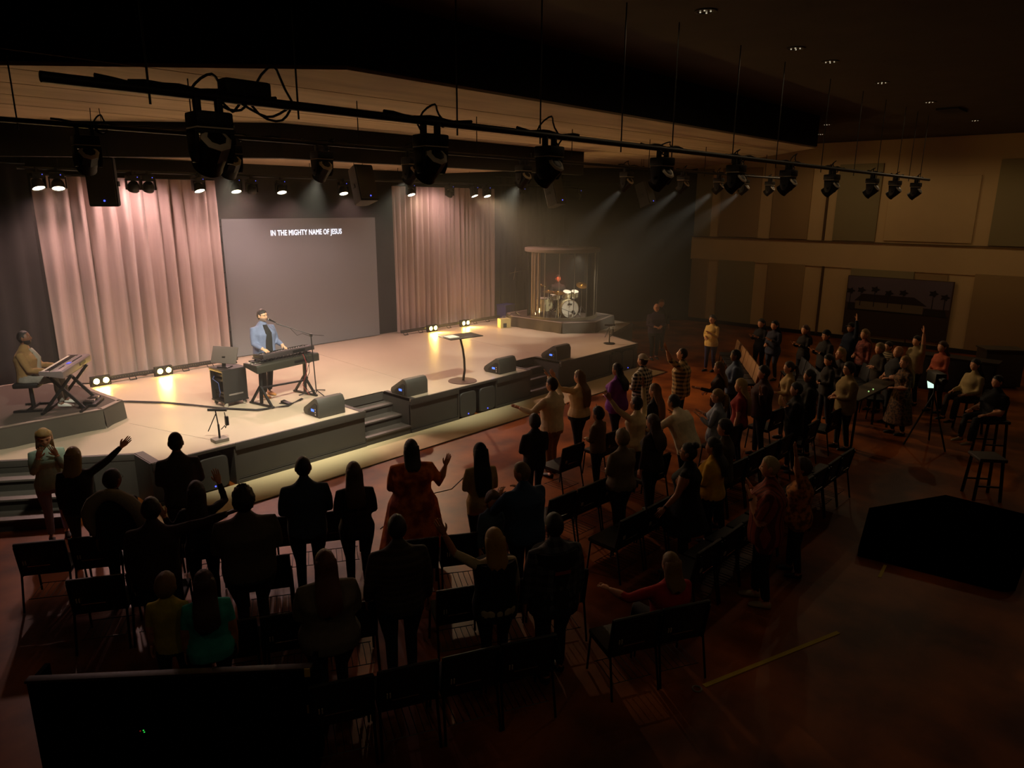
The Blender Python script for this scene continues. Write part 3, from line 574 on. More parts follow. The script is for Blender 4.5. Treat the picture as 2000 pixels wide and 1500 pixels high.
# ================================================================== drum booth and kit
DR=math.radians(-33.5); DO=Vector((18.43,14.68,1.08))
def acrylic():
    m=bpy.data.materials.new('clear_acrylic'); m.use_nodes=True; N=m.node_tree.nodes; L=m.node_tree.links; N.remove(N['Principled BSDF'])
    t=N.new('ShaderNodeBsdfTransparent'); t.inputs[0].default_value=(.95,.95,.93,1); g=N.new('ShaderNodeBsdfGlossy'); g.inputs['Roughness'].default_value=.04; x=N.new('ShaderNodeMixShader'); fr=N.new('ShaderNodeFresnel'); fr.inputs[0].default_value=1.35
    L.new(fr.outputs[0],x.inputs[0]); L.new(t.outputs[0],x.inputs[1]); L.new(g.outputs[0],x.inputs[2]); L.new(x.outputs[0],N['Material Output'].inputs[0]); return m
DM=Matrix.Rotation(DR,3,'Z')
def dw(x,y,z): return (DO+DM@Vector((x,y,z))).to_tuple()
bo=thing('drum_booth','round drum booth with clear curved panels and a flat lid','drum booth',DO.to_tuple(),DR)
M_acr=acrylic(); R0=1.16
for k in range(6):
    a0,a1=[math.radians(200+24*k+1),math.radians(200+24*(k+1)-1)]
    pts=[(R0*math.cos(a0+(a1-a0)*q/5),R0*math.sin(a0+(a1-a0)*q/5)) for q in range(6)]; inn=[(p[0]*.992,p[1]*.992) for p in pts[::-1]]
    MB().prism(pts+inn,.09,2.12).build('clear_panel',M_acr,bo,smooth=60)
for k in range(7):
    a=math.radians(200+24*k); MB().tube([(R0*math.cos(a),R0*math.sin(a),.05),(R0*math.cos(a),R0*math.sin(a),2.14)],.012,6).build('panel_post',mat('clear_edge','#6a6154',.3),bo)
ring=lambda r,a0,a1,n:[(r*math.cos(math.radians(a0+(a1-a0)*q/n)),r*math.sin(math.radians(a0+(a1-a0)*q/n))) for q in range(n+1)]
MB().prism(ring(1.2,196,348,30)+ring(1.12,348,196,30),.0,.09).build('curved_sill',mat('booth_trim','#5d523f',.5),bo)
MB().prism(ring(1.24,0,360,40)[:-1],2.13,2.25).build('lid',mat('booth_lid','#55493e',.8),bo,bevel=.02)
MB().prism(ring(1.14,10,170,20)+ring(1.10,170,10,20),.0,2.13).build('rear_absorber',mat('booth_absorber','#100e0c',.95),bo,smooth=60)
for a in (196,204,212): MB().tube([(1.13*math.cos(math.radians(a)),1.13*math.sin(math.radians(a)),.1),(1.13*math.cos(math.radians(a)),1.13*math.sin(math.radians(a)),2.12)],.05,8).build('side_drape',mat('booth_drape','#6b5a48',.9),bo)
lmp=thing('red_clip_lamp','small red lamp under the lid of the drum booth','lamp',dw(.1,-.55,2.06),DR)
MB().lathe([(.04,.06),(.055,0),(.05,0),(.03,.05)],14).build('hood',M_black,lmp); MB().ell((0,0,.02),(.03,.03,.02),10,6).build('bulb',mat('red_bulb','#ff2a1a',.4,emit=6),lmp)
spot('red_light',lmp,(0,0,-.02),(-.06,1.05,-.80),170,(1,.12,.06),34,.6,.03)
spot('booth_light',lmp,(.3,0,-.02),(-.15,.05,-1),120,(1,.84,.66),120,.6,.05)
M_shell=mat('cream_drum_wrap','#d9cda6',.3,noise=.1,scale=20); M_head=mat('drum_head','#e8dccd',.5); M_cym=mat('bronze_cymbal','#b7813a',.25,.9)
def drum(name,label,x,y,z,r,h,rx=0,legs=0,lugs=8):
    t=thing(name,label,'drum',dw(x,y,z),DR); R=rot_x(rx)
    MB().lathe([(r,-h/2),(r,h/2)],28,(0,0,0),R).build('shell',M_shell,t)
    for s_ in (-1,1):
        MB().lathe([(r*1.015,s_*h/2-.018),(r*1.035,s_*h/2-.018),(r*1.035,s_*h/2+.018),(r*1.015,s_*h/2+.018),(r*1.015,s_*h/2-.018)],28,(0,0,0),R,0,False).build('hoop',M_chrome,t)
    MB().lathe([(r*1.0,h/2+.004),(.001,h/2+.006)],28,(0,0,0),R).build('drum_head',M_head,t)
    for k in range(lugs):
        a=2*PI*k/lugs; MB().box(R@Vector((r*1.02*math.cos(a),r*1.02*math.sin(a),0)),(.03,.03,h*.7 if h<.3 else .06),R=R@Matrix.Rotation(a,3,'Z')).build('lug',M_chrome,t)
    for k in range(legs):
        a=2*PI*k/legs+.4; MB().tube([(r*1.05*math.cos(a),r*1.05*math.sin(a),h*.1),(r*1.12*math.cos(a),r*1.12*math.sin(a),-z+.012)],.009,6).build('leg',M_chrome,t)
    return t
bd=drum('bass_drum','cream bass drum facing the hall with a mark on its head',.12,-.38,.30,.29,.42,rx=PI/2,legs=0,lugs=8)
for sx in (-1,1): MB().tube([(sx*.26,-.1,-.1),(sx*.36,-.26,-.288)],.012,6).build('spur',M_chrome,bd)
fc=bpy.data.curves.new('mark','FONT'); fc.body='dw'; fc.align_x='CENTER'; fc.align_y='CENTER'; fc.size=.13; fc.extrude=.001; fc.bevel_depth=.003
fo=bpy.data.objects.new('mark_tmp',fc); COL.objects.link(fo); bpy.context.view_layer.update()
tm=bpy.data.meshes.new_from_object(fo.evaluated_get(bpy.context.evaluated_depsgraph_get())); bpy.data.objects.remove(fo); tm.materials.clear(); tm.materials.append(M_black)
lo=link('lettering',tm,bd,(-.02,-.225,.16)); lo.rotation_euler=(PI/2,0,0)
MB().lathe([(.055,0),(.055,.004),(.0,.004)],18,(.1,-.222,-.1),rot_x(PI/2)).build('port_hole',M_black,bd)
drum('floor_tom','larger cream floor tom at the near side of the drum kit',-.66,-.1,.40,.21,.42,legs=3); drum('floor_tom','second cream floor tom behind the larger one',-.40,.2,.38,.18,.36,legs=3)
drum('snare_drum','shallow cream snare drum in front of the drummer',-.18,.1,.62,.17,.13); drum('rack_tom','cream rack tom above the bass drum',.12,-.2,.72,.135,.2,rx=.35); drum('rack_tom','smaller cream rack tom at the far side of the kit',.42,-.12,.72,.12,.18,rx=.35)
def cym(x,y,h,r,label,tl=.15,tripod_r=.22):
    t=thing('cymbal_stand',label,'cymbal',dw(x,y,0),DR)
    for k in range(3):
        a=k*2*PI/3; MB().tube([(0,0,.3),(tripod_r*math.cos(a),tripod_r*math.sin(a),.012)],.009,6).build('leg',M_chrome,t)
    MB().tube([(0,0,.1),(0,0,h+.03)],.011,8).build('pole',M_chrome,t)
    R=rot_x(tl); MB().lathe([(r,0),(r*.6,.018),(r*.22,.03),(.02,.055),(.02,.05),(r*.22,.024),(r*.6,.012),(r,-.003)],30,(0,0,h),R).build('cymbal',M_cym,t)
    return t
cym(-.22,-.28,.80,.23,'bronze cymbal over the bass drum, in front of the drummer',.2); cym(-.52,-.2,.84,.2,'bronze cymbal over the larger floor tom',.12); cym(-.72,.02,1.02,.18,'highest bronze cymbal at the near side of the kit',.06); cym(.74,.1,.98,.19,'thin bronze cymbal at the far side of the kit',.5)
km=thing('kick_microphone_stand','small boom stand holding a microphone at the bass drum','mic stand',dw(.0,-.78,.0),DR)
MB().lathe([(.08,0),(.075,.02)],14).build('base',M_black,km); MB().tube([(0,0,0),(0,0,.25)],.009,6).build('pole',M_black,km); MB().tube([(-.25,0,.36),(.2,.06,.18)],.008,6).build('boom_arm',M_black,km); MB().ell((.22,.08,.17),(.05,.05,.05),10,8).build('microphone',M_plast,km)
th=thing('drum_throne','black round drum throne under the drummer','stool',dw(.02,.52,0),DR); MB().lathe([(.17,.46),(.18,.5),(.16,.53),(.0,.535)],20).build('cushion',M_plast,th); MB().tube([(0,0,.05),(0,0,.47)],.02,8).build('post',M_chrome,th); tripod(th,.24,.2,M_chrome)
# ================================================================== people
def _grid_sphere(ns,nr):
    d=[(0,0,1)]
    for j in range(1,nr):
        t=PI*j/nr
        for k in range(ns):
            a=2*PI*k/ns; d.append((math.sin(t)*math.cos(a),math.sin(t)*math.sin(a),math.cos(t)))
    d.append((0,0,-1)); f=[]
    for k in range(ns): f.append((0,1+k,1+(k+1)%ns))
    for j in range(nr-2):
        for k in range(ns):
            a=1+j*ns+k; b=1+j*ns+(k+1)%ns; f.append((a,a+ns,b+ns,b))
    e=len(d)-1; q=1+(nr-2)*ns
    for k in range(ns): f.append((e,q+(k+1)%ns,q+k))
    return np.array(d),f
def head_shape(d):
    x,y,z=d[:,0],d[:,1],d[:,2]; p=np.stack([x*.077,y*.097,z*.118],1); t=np.clip(-z,0,1)
    p[:,0]*=1-.27*t**1.6
    p[:,1]*=np.where(y<0,1-.33*t,1.0); p[:,1]+=np.where(y>0,.012*t*y,0)
    p[:,1]=np.where(p[:,1]>.072,.072+(p[:,1]-.072)*.6,p[:,1])
    g=lambda cx,cz,sx,sz: np.exp(-((np.abs(p[:,0])-cx)/sx)**2-((p[:,2]-cz)/sz)**2)*(y>0)
    bump=.024*g(0,-.020,.012,.020)+.010*g(0,.006,.010,.02)-.010*g(.031,.010,.015,.010)+.004*g(.03,.032,.02,.009)+.006*g(0,-.056,.02,.008)-.004*g(0,-.057,.022,.003)+.007*g(0,-.098,.018,.014)+.004*g(.042,-.02,.018,.02)
    p[:,1]+=bump; return p
HEADS={}
def head_mesh(hi):
    if hi in HEADS: return HEADS[hi]
    d,f=_grid_sphere(36,28) if hi else _grid_sphere(22,18); p=head_shape(d); v=[tuple(q) for q in p]; fs=list(f); m=[]
    for q in f:
        c=p[list(q)].mean(0); 
        m.append(5 if (c[1]>.07 and abs(c[2]+.057)<.007 and abs(c[0])<.022) else 2)
    mb=MB(); mb.add(v,fs); mb.m=m
    for s_ in (-1,1):
        mb.ell((s_*.079,-.008,-.005),(.010,.020,.032),8,6,2); mb.ell((s_*.031,.074,.010),(.012,.009,.006),8,6,6); mb.ell((s_*.031,.0805,.010),(.0055,.0035,.0055),6,4,4)
    HEADS[hi]=mb; return mb
def hair_shell(vol,rough,hi,recede=0,beard=False,cut=None):
    d,f=_grid_sphere(32,24) if hi else _grid_sphere(22,16); p=head_shape(d); y=d[:,1]
    zl=np.interp(y,[-1,-.2,.05,.35,1],[-.078,-.07,-.035,.035+recede*.6,.066+recede])
    if cut is not None: zl=np.maximum(zl,cut)
    a=np.clip((p[:,2]-zl)/.018,-1,1); k=np.where(a>0,1.035+.10*vol*np.clip(a,0,1),.93)
    if rough: k=k+np.where(a>0,rough*rng.uniform(-1,1,len(k)),0)
    return MB().add([tuple(q) for q in p*k[:,None]],f)
def drape_hair(L,hi,width=1,wave=0,push=0):
    n=20 if hi else 14; mb=MB(); rows=[(.085,.045,.05,-.03),(.05,.085,.07,-.035),(-.02,.092,.066,-.045),(-.09,.094,.056,-.062),(-.15,.10*width,.048,-.085),(-.21,.105*width,.042,-.10),(-.30,.105*width,.038,-.115),(-.40,.10*width,.034,-.125),(-.52,.085*width,.03,-.13)]
    rows=[r for r in rows if r[0]>-L]+[(-L,.07*width,.02,(-.1 if L<.25 else -.13))]
    rows=[(z,hw,hd,yo-push*min(1,max(0,(-z-.08)/.12))) for z,hw,hd,yo in rows]
    rings=[]
    for j,(z,hw,hd,yo) in enumerate(rows):
        rings.append([(hw*math.cos(2*PI*k/n)*(1+.05*math.sin(5*k+j)*(1+wave)),yo+hd*math.sin(2*PI*k/n)*(1+.10*math.sin(7*k+1.3*j)),z+(0 if j<len(rows)-1 else .015*math.sin(k*2.1))) for k in range(n)])
    return mb.loft(rings)
def hand_mesh(kind):
    """points along +Y, palm faces -Z, thumb on +X (right hand of a palm-down pose is mirrored)"""
    mb=MB(); oval=lambda y,w,h,z=0:[(w*math.cos(2*PI*k/8),y,z+h*math.sin(2*PI*k/8)) for k in range(8)]
    mb.loft([oval(-.02,.024,.019),oval(.01,.030,.017),oval(.05,.040,.015),oval(.085,.040,.012),oval(.095,.034,.010)],2)
    c={'open':.06,'relax':.45,'grip':1.0}[kind]
    for i,(x,l,sp) in enumerate(((.030,.068,.10),(.010,.078,.02),(-.011,.073,-.05),(-.030,.056,-.13))):
        pts=[Vector((x,.075,0))]; a=c*.35; 
        for j,(fr) in enumerate((.0,.45,.30,.25)):
            if j==0: pts.append(Vector((x,.09,-.001))); continue
            pts.append(pts[-1]+Vector((sp*.6,math.cos(a),-math.sin(a)))*l*fr); a+=c*.75
        mb.tube(pts,[.0085,.009,.0082,.0075,.005],6,2)
    mb.tube([(.022,.015,-.004),(.044,.042,-.012),(.054,.068,-.02-.01*c),(.052,.088,-.026-.02*c)],[.013,.012,.0095,.006],6,2)
    return mb
HANDS={k:hand_mesh(k) for k in ('open','relax','grip')}
ARM={ # upper-arm and forearm directions for the right arm (x out, y forward, z up), hand shape
 'down':((.16,.0,-1),(.06,.16,-1),'relax'),'hip':((.22,-.1,-1),(.05,.5,-.8),'relax'),'front':((.16,.16,-1),(-.62,.72,-.12),'grip'),'fold':((.22,.22,-1),(-.92,.42,.18),'relax'),
 'pray':((.10,.34,-1),(-.42,.42,.85),'open'),'clap':((.22,.34,-1),(-.42,.80,.50),'open'),'raise':((.28,.30,.95),(.06,.18,1),'open'),'raiseout':((.75,.45,.65),(.45,.40,.85),'open'),
 'reach':((.35,.80,.42),(.20,.80,.62),'open'),'out':((.55,.45,-.65),(.30,.90,.22),'open'),'half':((.45,.05,-.92),(.42,.22,.95),'open'),'face':((.05,.55,-.80),(-.36,.16,1),'open'),
 'keys':((.10,.42,-.95),(-.08,1,-.05),'relax'),'keyslow':((.16,.22,-1),(-.12,1,-.32),'relax'),'sticks':((.25,.35,-.95),(-.35,.9,.05),'grip'),'back':((.18,-.22,-1),(.05,-.05,-1),'relax'),'hug':((.30,.55,-.75),(-.62,.65,.45),'relax'),'lap':((.16,.25,-1),(-.25,.9,-.2),'relax'),'low':((.32,.22,-.95),(.30,.55,-.75),'open'),'side':((.9,.25,.12),(.85,.35,.25),'relax')}
PEOPLE=[]
SK={'light':'#c48a66','tan':'#a8714c','brown':'#6b432c','dark':'#4a2d1e','pale':'#d6a684'}
def person(label,x,y,face,h=1.7,z=0,build=1.0,fem=False,top='#222222',bottom='#15161c',skin='tan',hair=('short','#1a120c'),al='down',ar='down',sleeve=1.9,leg=2.0,shoe='#151312',
           head=(0,0),pose='stand',lean=0,hem=None,dress=None,topmat=None,botmat=None,extras=(),hi=False,group=None,beard=None,side=0,headscale=None,vox=None):
    s=h/1.75 if pose=='stand' else h/1.32
    if pose=='sit': s=min(1.05,max(.8,h/1.32))
    b=build*1.2; build=b; bones=[]; parts=MB(); dz=0 if pose=='stand' else -.44
    hipz=.92+dz; piv=Vector((0,0,hipz)); RL=Matrix.Rotation(-math.radians(lean),3,'X')@Matrix.Rotation(math.radians(side),3,'Y')
    U=lambda p: piv+RL@(Vector(p)+Vector((0,0,dz))-piv)
    if fem: rings=[(.78,.160,.122,.0),(.90,.172,.125,0),(1.04,.138,.10,.0),(1.16,.140,.102,.006),(1.27,.158,.124,.018),(1.35,.150,.100,.004),(1.41,.112,.082,-.004),(1.45,.072,.066,-.006),(1.49,.052,.052,-.004)]; shx=.148
    else: rings=[(.78,.158,.118,0),(.90,.165,.122,0),(1.04,.158,.112,.006),(1.16,.168,.116,.01),(1.28,.182,.126,.012),(1.36,.172,.108,.002),(1.42,.128,.088,-.004),(1.46,.085,.070,-.006),(1.50,.060,.056,-.004)]; shx=.168
    rr=[]
    for zz,hw,hd,yo in rings:
        bb=b if zz<1.40 else 1+(b-1)*.4
        rr.append([U((hw*bb*math.copysign(abs(math.cos(a))**.85,math.cos(a)),yo+hd*(bb**1.35 if zz<1.3 else bb)*math.copysign(abs(math.sin(a))**.85,math.sin(a)),zz)) for a in (2*PI*k/16 for k in range(16))])
    if pose=='sit': rr=rr[1:]
    parts.loft(rr); bones+= [(U((0,0,.86)),U((0,0,1.36)),.135*b,'torso',0)]
    hs=headscale or (1.10/s if h>1.55 and pose=='stand' else (1.06/s if pose=='stand' else 1.07/s))
    nb=U((0,-.006,1.45)); hc=U((0,.02,1.75-.118*hs))
    parts.tube([nb,nb.lerp(hc,.5),hc-Vector((0,.01,0))],[.058,.052,.05],10); bones.append((nb+Vector((0,0,.03)),hc,.05,'neck',0))
    shx*=1+(b-1)*.75
    hands=[]
    for sd,arm in ((-1,al),(1,ar)):
        if isinstance(arm,str): u,fo_,hk=ARM[arm]
        else: u,fo_,hk=arm
        u=Vector((u[0]*sd,u[1],u[2])).normalized(); fo_=Vector((fo_[0]*sd,fo_[1],fo_[2])).normalized()
        S=U((sd*shx,-.005,1.375)); E=S+RL@u*.285 if arm in ('down',) else S+u*.285; Wp=E+fo_*.245
        lb=.055*(.6+.4*b)*(.9 if fem else 1); cl=.008 if sleeve>1 else 0
        parts.tube([U((sd*shx*.5,-.003,1.37)),S,S.lerp(E,.5),E,E.lerp(Wp,.45),Wp],[.058*(.5+.5*b),lb+.004,lb-.002+cl,lb-.012+cl,lb-.016+cl,.028+(.007 if sleeve>1.6 else 0)],10)
        bones+=[(S,E,lb,'arm',0),(E,Wp,.042,'arm',1)]; hands.append((Wp,fo_,hk,sd,u))
    for sd in (-1,1):
        if pose=='sit':
            Hp=Vector((sd*.095,.0,.50)); Kn=Vector((sd*.13,.43,.49)); An=Vector((sd*.13,.47,.09)); 
        else:
            st_=.06*sd if pose=='stand' else 0
            Hp=Vector((sd*.092*b,0,.90)); Kn=Vector((sd*.100,.02+st_*.5,.49)); An=Vector((sd*.105,-.01+st_,.09))
        tb=.086*(.38+.62*b); 
        parts.tube([Hp+Vector((0,0,.04)) if pose!='sit' else Hp,Hp.lerp(Kn,.35),Kn,Kn.lerp(An,.4),An+Vector((0,0,.02))],[tb,tb-.004,.064,.060,.050],12)
        parts.loft([[An+Vector((w_*math.cos(2*PI*k/8),yy,-.09+max(.0,hh+hh*math.sin(2*PI*k/8)))) for k in range(8)] for yy,w_,hh in ((-.065,.03,.035),(-.04,.045,.05),(.05,.048,.036),(.13,.05,.026),(.18,.03,.018))])
        bones+=[(Hp,Kn,tb,'leg',0),(Kn,An,.055,'leg',1),(An+Vector((0,-.03,-.05)),An+Vector((0,.13,-.06)),.045,'foot',0)]
    if dress:
        z0=dress; parts.loft([[(wx*math.cos(2*PI*k/18)*(1+.05*math.sin(5*k)*(j>1)),wy*math.sin(2*PI*k/18)*(1+.05*math.sin(5*k+1)*(j>1)),zz) for k in range(18)] for j,(zz,wx,wy) in enumerate(((1.05,.14*b,.105*b),(.90,.185*b,.14*b),(.5*(.9+z0),.22*b,.18*b),(z0,.26*b,.22*b)))])
    me=parts.me('raw',M_plast,smooth=0); o=bpy.data.objects.new('raw',me); COL.objects.link(o); o.scale=(1,1,1)
    rm=o.modifiers.new('r','REMESH'); rm.mode='VOXEL'; rm.voxel_size=vox or (.015 if hi else .021); rm.use_smooth_shade=True
    PEOPLE.append(dict(o=o,bones=bones,hands=hands,hc=hc,hs=hs,s=s,a=locals().copy())); return PEOPLE[-1]
def seg_dist(P,a,b):
    a=np.array(a); b=np.array(b); d=b-a; t=np.clip(((P-a)@d)/max(d@d,1e-9),0,1); return np.linalg.norm(P-(a+t[:,None]*d),axis=1),t
def finish_people():
    bpy.context.view_layer.update(); dg=bpy.context.evaluated_depsgraph_get()
    for Q in PEOPLE:
        A=Q['a']; em=bpy.data.meshes.new_from_object(Q['o'].evaluated_get(dg)); n=len(em.vertices)
        V=np.empty(n*3); em.vertices.foreach_get('co',V); V=V.reshape(-1,3); E=np.empty(len(em.edges)*2,int); em.edges.foreach_get('vertices',E); E=E.reshape(-1,2)
        deg=np.bincount(E.ravel(),minlength=n)[:,None]
        for it in range(2):
            S=np.zeros_like(V); np.add.at(S,E[:,0],V[E[:,1]]); np.add.at(S,E[:,1],V[E[:,0]]); V=V*.5+.5*S/np.maximum(deg,1)
        F=np.empty(len(em.loops),int); em.loops.foreach_get('vertex_index',F); faces=F.reshape(-1,4) if all(True for _ in (0,)) and len(F)==4*len(em.polygons) else None
        if faces is None: faces=[tuple(p.vertices) for p in em.polygons]; Cn=np.array([V[list(f)].mean(0) for f in faces])
        else: Cn=V[faces].mean(1); faces=[tuple(f) for f in faces.tolist()]
        best=np.full(len(Cn),9.); tagi=np.zeros(len(Cn),int); tp=np.zeros(len(Cn))
        for i,(a,b_,r,tg,off) in enumerate(Q['bones']):
            d,t=seg_dist(Cn,a,b_); d=d-r; k=d<best; best[k]=d[k]; tagi[k]=i; tp[k]=t[k]+off
        names=[q[3] for q in Q['bones']]; mi=np.zeros(len(Cn),int); hem=A['hem'] if A['hem'] is not None else (.84 if A['pose']=='stand' else .40)
        for i,nm in enumerate(names):
            k=tagi==i
            if nm=='torso': mi[k]=np.where(Cn[k,2]>hem,0,1)
            elif nm=='neck': mi[k]=2
            elif nm=='arm': mi[k]=np.where(tp[k]<A['sleeve'],0,2)
            elif nm=='leg': mi[k]=np.where((Cn[k,2]>hem)&(A['pose']=='stand'),0,np.where(tp[k]<A['leg'],1,2))
            else: mi[k]=3
        if A['dress']:
            k=(Cn[:,2]>A['dress']-.02)&(mi!=2)&np.isin(tagi,[i for i,nm in enumerate(names) if nm in('leg','torso')]); mi[k]=0
        verts=[tuple(v) for v in V]; mats_=list(mi)
        def join(mb,M,sc_=1):
            k=len(verts); verts.extend([tuple(M@(Vector(v)*sc_)) for v in mb.v]); faces.extend([tuple(i+k for i in f) for f in mb.f]); mats_.extend(mb.m)
        yaw,pit=A['head']; HM=Matrix.Translation(Q['hc'])@Matrix.Rotation(math.radians(yaw),4,'Z')@Matrix.Rotation(math.radians(pit),4,'X')
        hm=head_mesh(A['hi']); join(hm,HM,Q['hs'])
        for Wp,fd,hk,sd,u in Q['hands']:
            nrm=Vector((-sd*.9,0,-.3)) if abs(fd.z)>.5 else Vector((-sd*.35,0,-1)); 
            if hk=='open' and fd.z>.3: nrm=Vector((-sd*.35,1,.0))
            xa=(fd.cross(-nrm)); 
            if xa.length<.05: xa=fd.orthogonal()
            xa.normalize(); za=xa.cross(fd).normalized(); M3=Matrix((xa,fd,za)).transposed().to_4x4(); 
            hb=HANDS[hk]; 
            # thumb towards the body / forwards
            if xa.dot(Vector((-sd,.6,.3)))<0:
                M3=M3@Matrix.Diagonal((-1,1,1,1))
            join(hb,Matrix.Translation(Wp)@M3,(1.0 if A['h']>1.5 else .85)/Q['s'])
        me=bpy.data.meshes.new('person'); me.from_pydata(verts,[],faces)
        tm_=A['topmat'] or mat('cloth_'+A['top'][1:],A['top'],.9,noise=.12,scale=14,bump=.25,bscale=26); bm_=A['botmat'] or mat('trousers_'+A['bottom'][1:],A['bottom'],.9,noise=.1,scale=20,bump=.2,bscale=30)
        sk_=mat('skin_'+A['skin'],SK[A['skin']],.55,noise=.06,scale=30)
        for m in (tm_,bm_,sk_,mat('shoe_'+A['shoe'][1:],A['shoe'],.6),mat('eye_dark','#120c08',.2),mat('lip_'+A['skin'],SK[A['skin']][:1]+'7a3f34',.5),mat('eye_white','#8d8478',.3)): me.materials.append(m)
        me.polygons.foreach_set('material_index',[int(q) for q in mats_]); me.shade_smooth(); me.update()
        rz=math.radians(A['face'])-PI/2; s=Q['s']
        p=link('person',me); p.location=(A['x'],A['y'],A['z']); p.rotation_euler=(0,0,rz); p.scale=(s,s,s); tag(p,A['label'],'person',A['group'])
        def child(nm,mb,m,M=HM,sc_=Q['hs'],smooth=60):
            q=MB(); q.v=[tuple(M@(Vector(v)*sc_)) for v in mb.v]; q.f=mb.f; q.m=mb.m; return q.build(nm,m,p,smooth=smooth)
        st_,hcol=A['hair']; hmat=mat('hair_'+hcol[1:],hcol,.5,noise=.35,scale=60,stretch=(6,6,.6),bump=.4,bscale=120); hi=A['hi']
        if st_=='short': child('hair',hair_shell(.5,.012,hi),hmat)
        elif st_=='thick': child('hair',hair_shell(1.3,.03,hi),hmat)
        elif st_=='recede': child('hair',hair_shell(.15,.0,hi,recede=.035),hmat)
        elif st_=='curly': child('hair',hair_shell(3.0,.11,True,recede=-.01),hmat)
        elif st_=='fringe':
            q=hair_shell(.1,0,hi); q.v=[(a,b_,min(c,.045)) if c>.045 else (a,b_,c) for a,b_,c in q.v]; child('hair',q,hmat)
        elif st_ in('long','bob','xlong','wavy'):
            L={'long':.34,'bob':.19,'xlong':.48,'wavy':.36}[st_]; q=hair_shell(.9,.012,hi); w_=drape_hair(L,hi,1.18 if st_=='wavy' else 1,.6 if st_=='wavy' else 0,max(0,(A['build']-1)*.13)); q.add(w_.v,w_.f); child('hair',q,hmat)
        elif st_ in('pony','bun'):
            q=hair_shell(.5,.008,hi)
            if st_=='pony': q.tube([(0,-.08,.035),(0,-.125,.03),(0,-.145,-.06),(0,-.14,-.16),(0,-.13,-.25)],[.018,.03,.034,.028,.008],10)
            else: q.ell((0,-.06,.115),(.05,.05,.04),12,8)
            child('hair',q,hmat)
        if A['beard']:
            d,f=_grid_sphere(32,24); hp=head_shape(d); k=np.where((hp[:,2]<-.035)&(d[:,1]>-.15)&(hp[:,2]>-.115),1.05,.93); k=np.where((np.abs(hp[:,0])<.02)&(np.abs(hp[:,2]+.057)<.009)&(d[:,1]>0),.95,k)
            child('beard',MB().add([tuple(v) for v in hp*k[:,None]],f),mat('hair_'+A['beard'][1:],A['beard'],.7))
        for e in A['extras']:
            kind=e[0]
            if kind=='glasses':
                g=MB(); R90=rot_x(PI/2)
                for sx in (-1,1):
                    g.tube([(sx*.032+.021*math.cos(2*PI*k/12),.094,.010+.017*math.sin(2*PI*k/12)) for k in range(13)],.0022,5); g.tube([(sx*.053,.092,.014),(sx*.082,.0,.012)],.002,5)
                g.tube([(-.011,.096,.012),(.011,.096,.012)],.002,5); child('glasses',g,mat('spectacle_frame','#1a1614',.3))
            elif kind=='cap':
                q=hair_shell(.9,0,hi,cut=.03); child('cap',q,mat('cap_'+e[1][1:],e[1],.8))
                br=MB(); sgn=1 if len(e)<3 else e[2]; br.loft([[(.07*math.cos(PI*k/10)*(1 if r_ else .98),sgn*(.075+(.075 if r_ else .0)*math.sin(PI*k/10)),.045+zz-.012*r_) for k in range(11)] for r_,zz in ((0,0),(1,0),(1,.006),(0,.006))]); child('cap_brim',br,mat('cap_'+e[1][1:],e[1],.8))
            elif kind=='beanie': child('beanie',hair_shell(1.2,.0,hi,recede=-.02,cut=.0),mat('cap_'+e[1][1:],e[1],.9))
            elif kind=='shirt_panel':
                q=MB(); q.loft([[(w_*math.cos(a),.0+dd*math.sin(a)+yo,zz) for a in [PI*(.25+.5*k/8) for k in range(9)]]+[(w_*.9*math.cos(a),dd*.8*math.sin(a)+yo,zz) for a in [PI*(.75-.5*k/8) for k in range(9)]] for zz,w_,dd,yo in ((.86,.10,.150,0),(1.04,.10,.138,.006),(1.2,.10,.142,.01),(1.30,.085,.150,.012),(1.40,.055,.115,0),(1.455,.045,.085,0))]); child('undershirt',q,mat('cloth_'+e[1][1:],e[1],.9),Matrix.Translation((0,0,0 if A['pose']=='stand' else -.44))@Matrix.Diagonal((A['build'],A['build']**1.2*.97,1,1)),1)
            elif kind=='shawl':
                q=MB().tube([(-.27,.03,.93),(-.29,-.03,1.1),(-.27,-.07,1.26),(-.19,-.10,1.39),(-.09,-.115,1.47),(0,-.12,1.49),(.09,-.115,1.47),(.19,-.10,1.39),(.27,-.07,1.26),(.29,-.03,1.1),(.27,.03,.93)],[.05,.075,.085,.085,.075,.07,.075,.085,.085,.075,.05],12)
                child('shawl',q,mat('cloth_'+e[1][1:],e[1],.95,bump=.5,bscale=30),Matrix.Identity(4),1)
            elif kind=='watch':
                for Wp,fd,hk,sd,u in Q['hands']:
                    if sd==e[1]: q=MB().tube([Wp-fd*.035,Wp-fd*.01],.034,10); child('watch',q,M_black,Matrix.Identity(4),1)
            elif kind=='lanyard':
                q=MB().tube([(-.05,-.03,1.47),(-.05,.13,1.38),(0,.17,1.18),(.05,.13,1.38),(.05,-.03,1.47)],.005,5); child('lanyard',q,M_black,Matrix.Translation((0,0,0 if A['pose']=='stand' else -.44)),1)
            elif kind=='mask_print':
                q=MB().box((0,-.135*A['build'],1.24),(.16,.012,.03)); child('back_print',q,mat('print_'+e[1][1:],e[1],.8),Matrix.Identity(4),1)
            elif kind=='vest':
                q=MB(); sc2=A['build']*1.07; rr=[]
                for zz,hw,hd in ((.76,.165,.128),(.92,.172,.13),(1.06,.15,.115),(1.2,.155,.122),(1.32,.165,.13),(1.41,.15,.105)):
                    rr.append([(hw*sc2*math.cos(2*PI*k/18),hd*sc2*math.sin(2*PI*k/18),zz) for k in range(18)])
                child('vest',q.loft(rr),mat('cloth_'+e[1][1:],e[1],.95,bump=.3,bscale=25),Matrix.Identity(4),1)
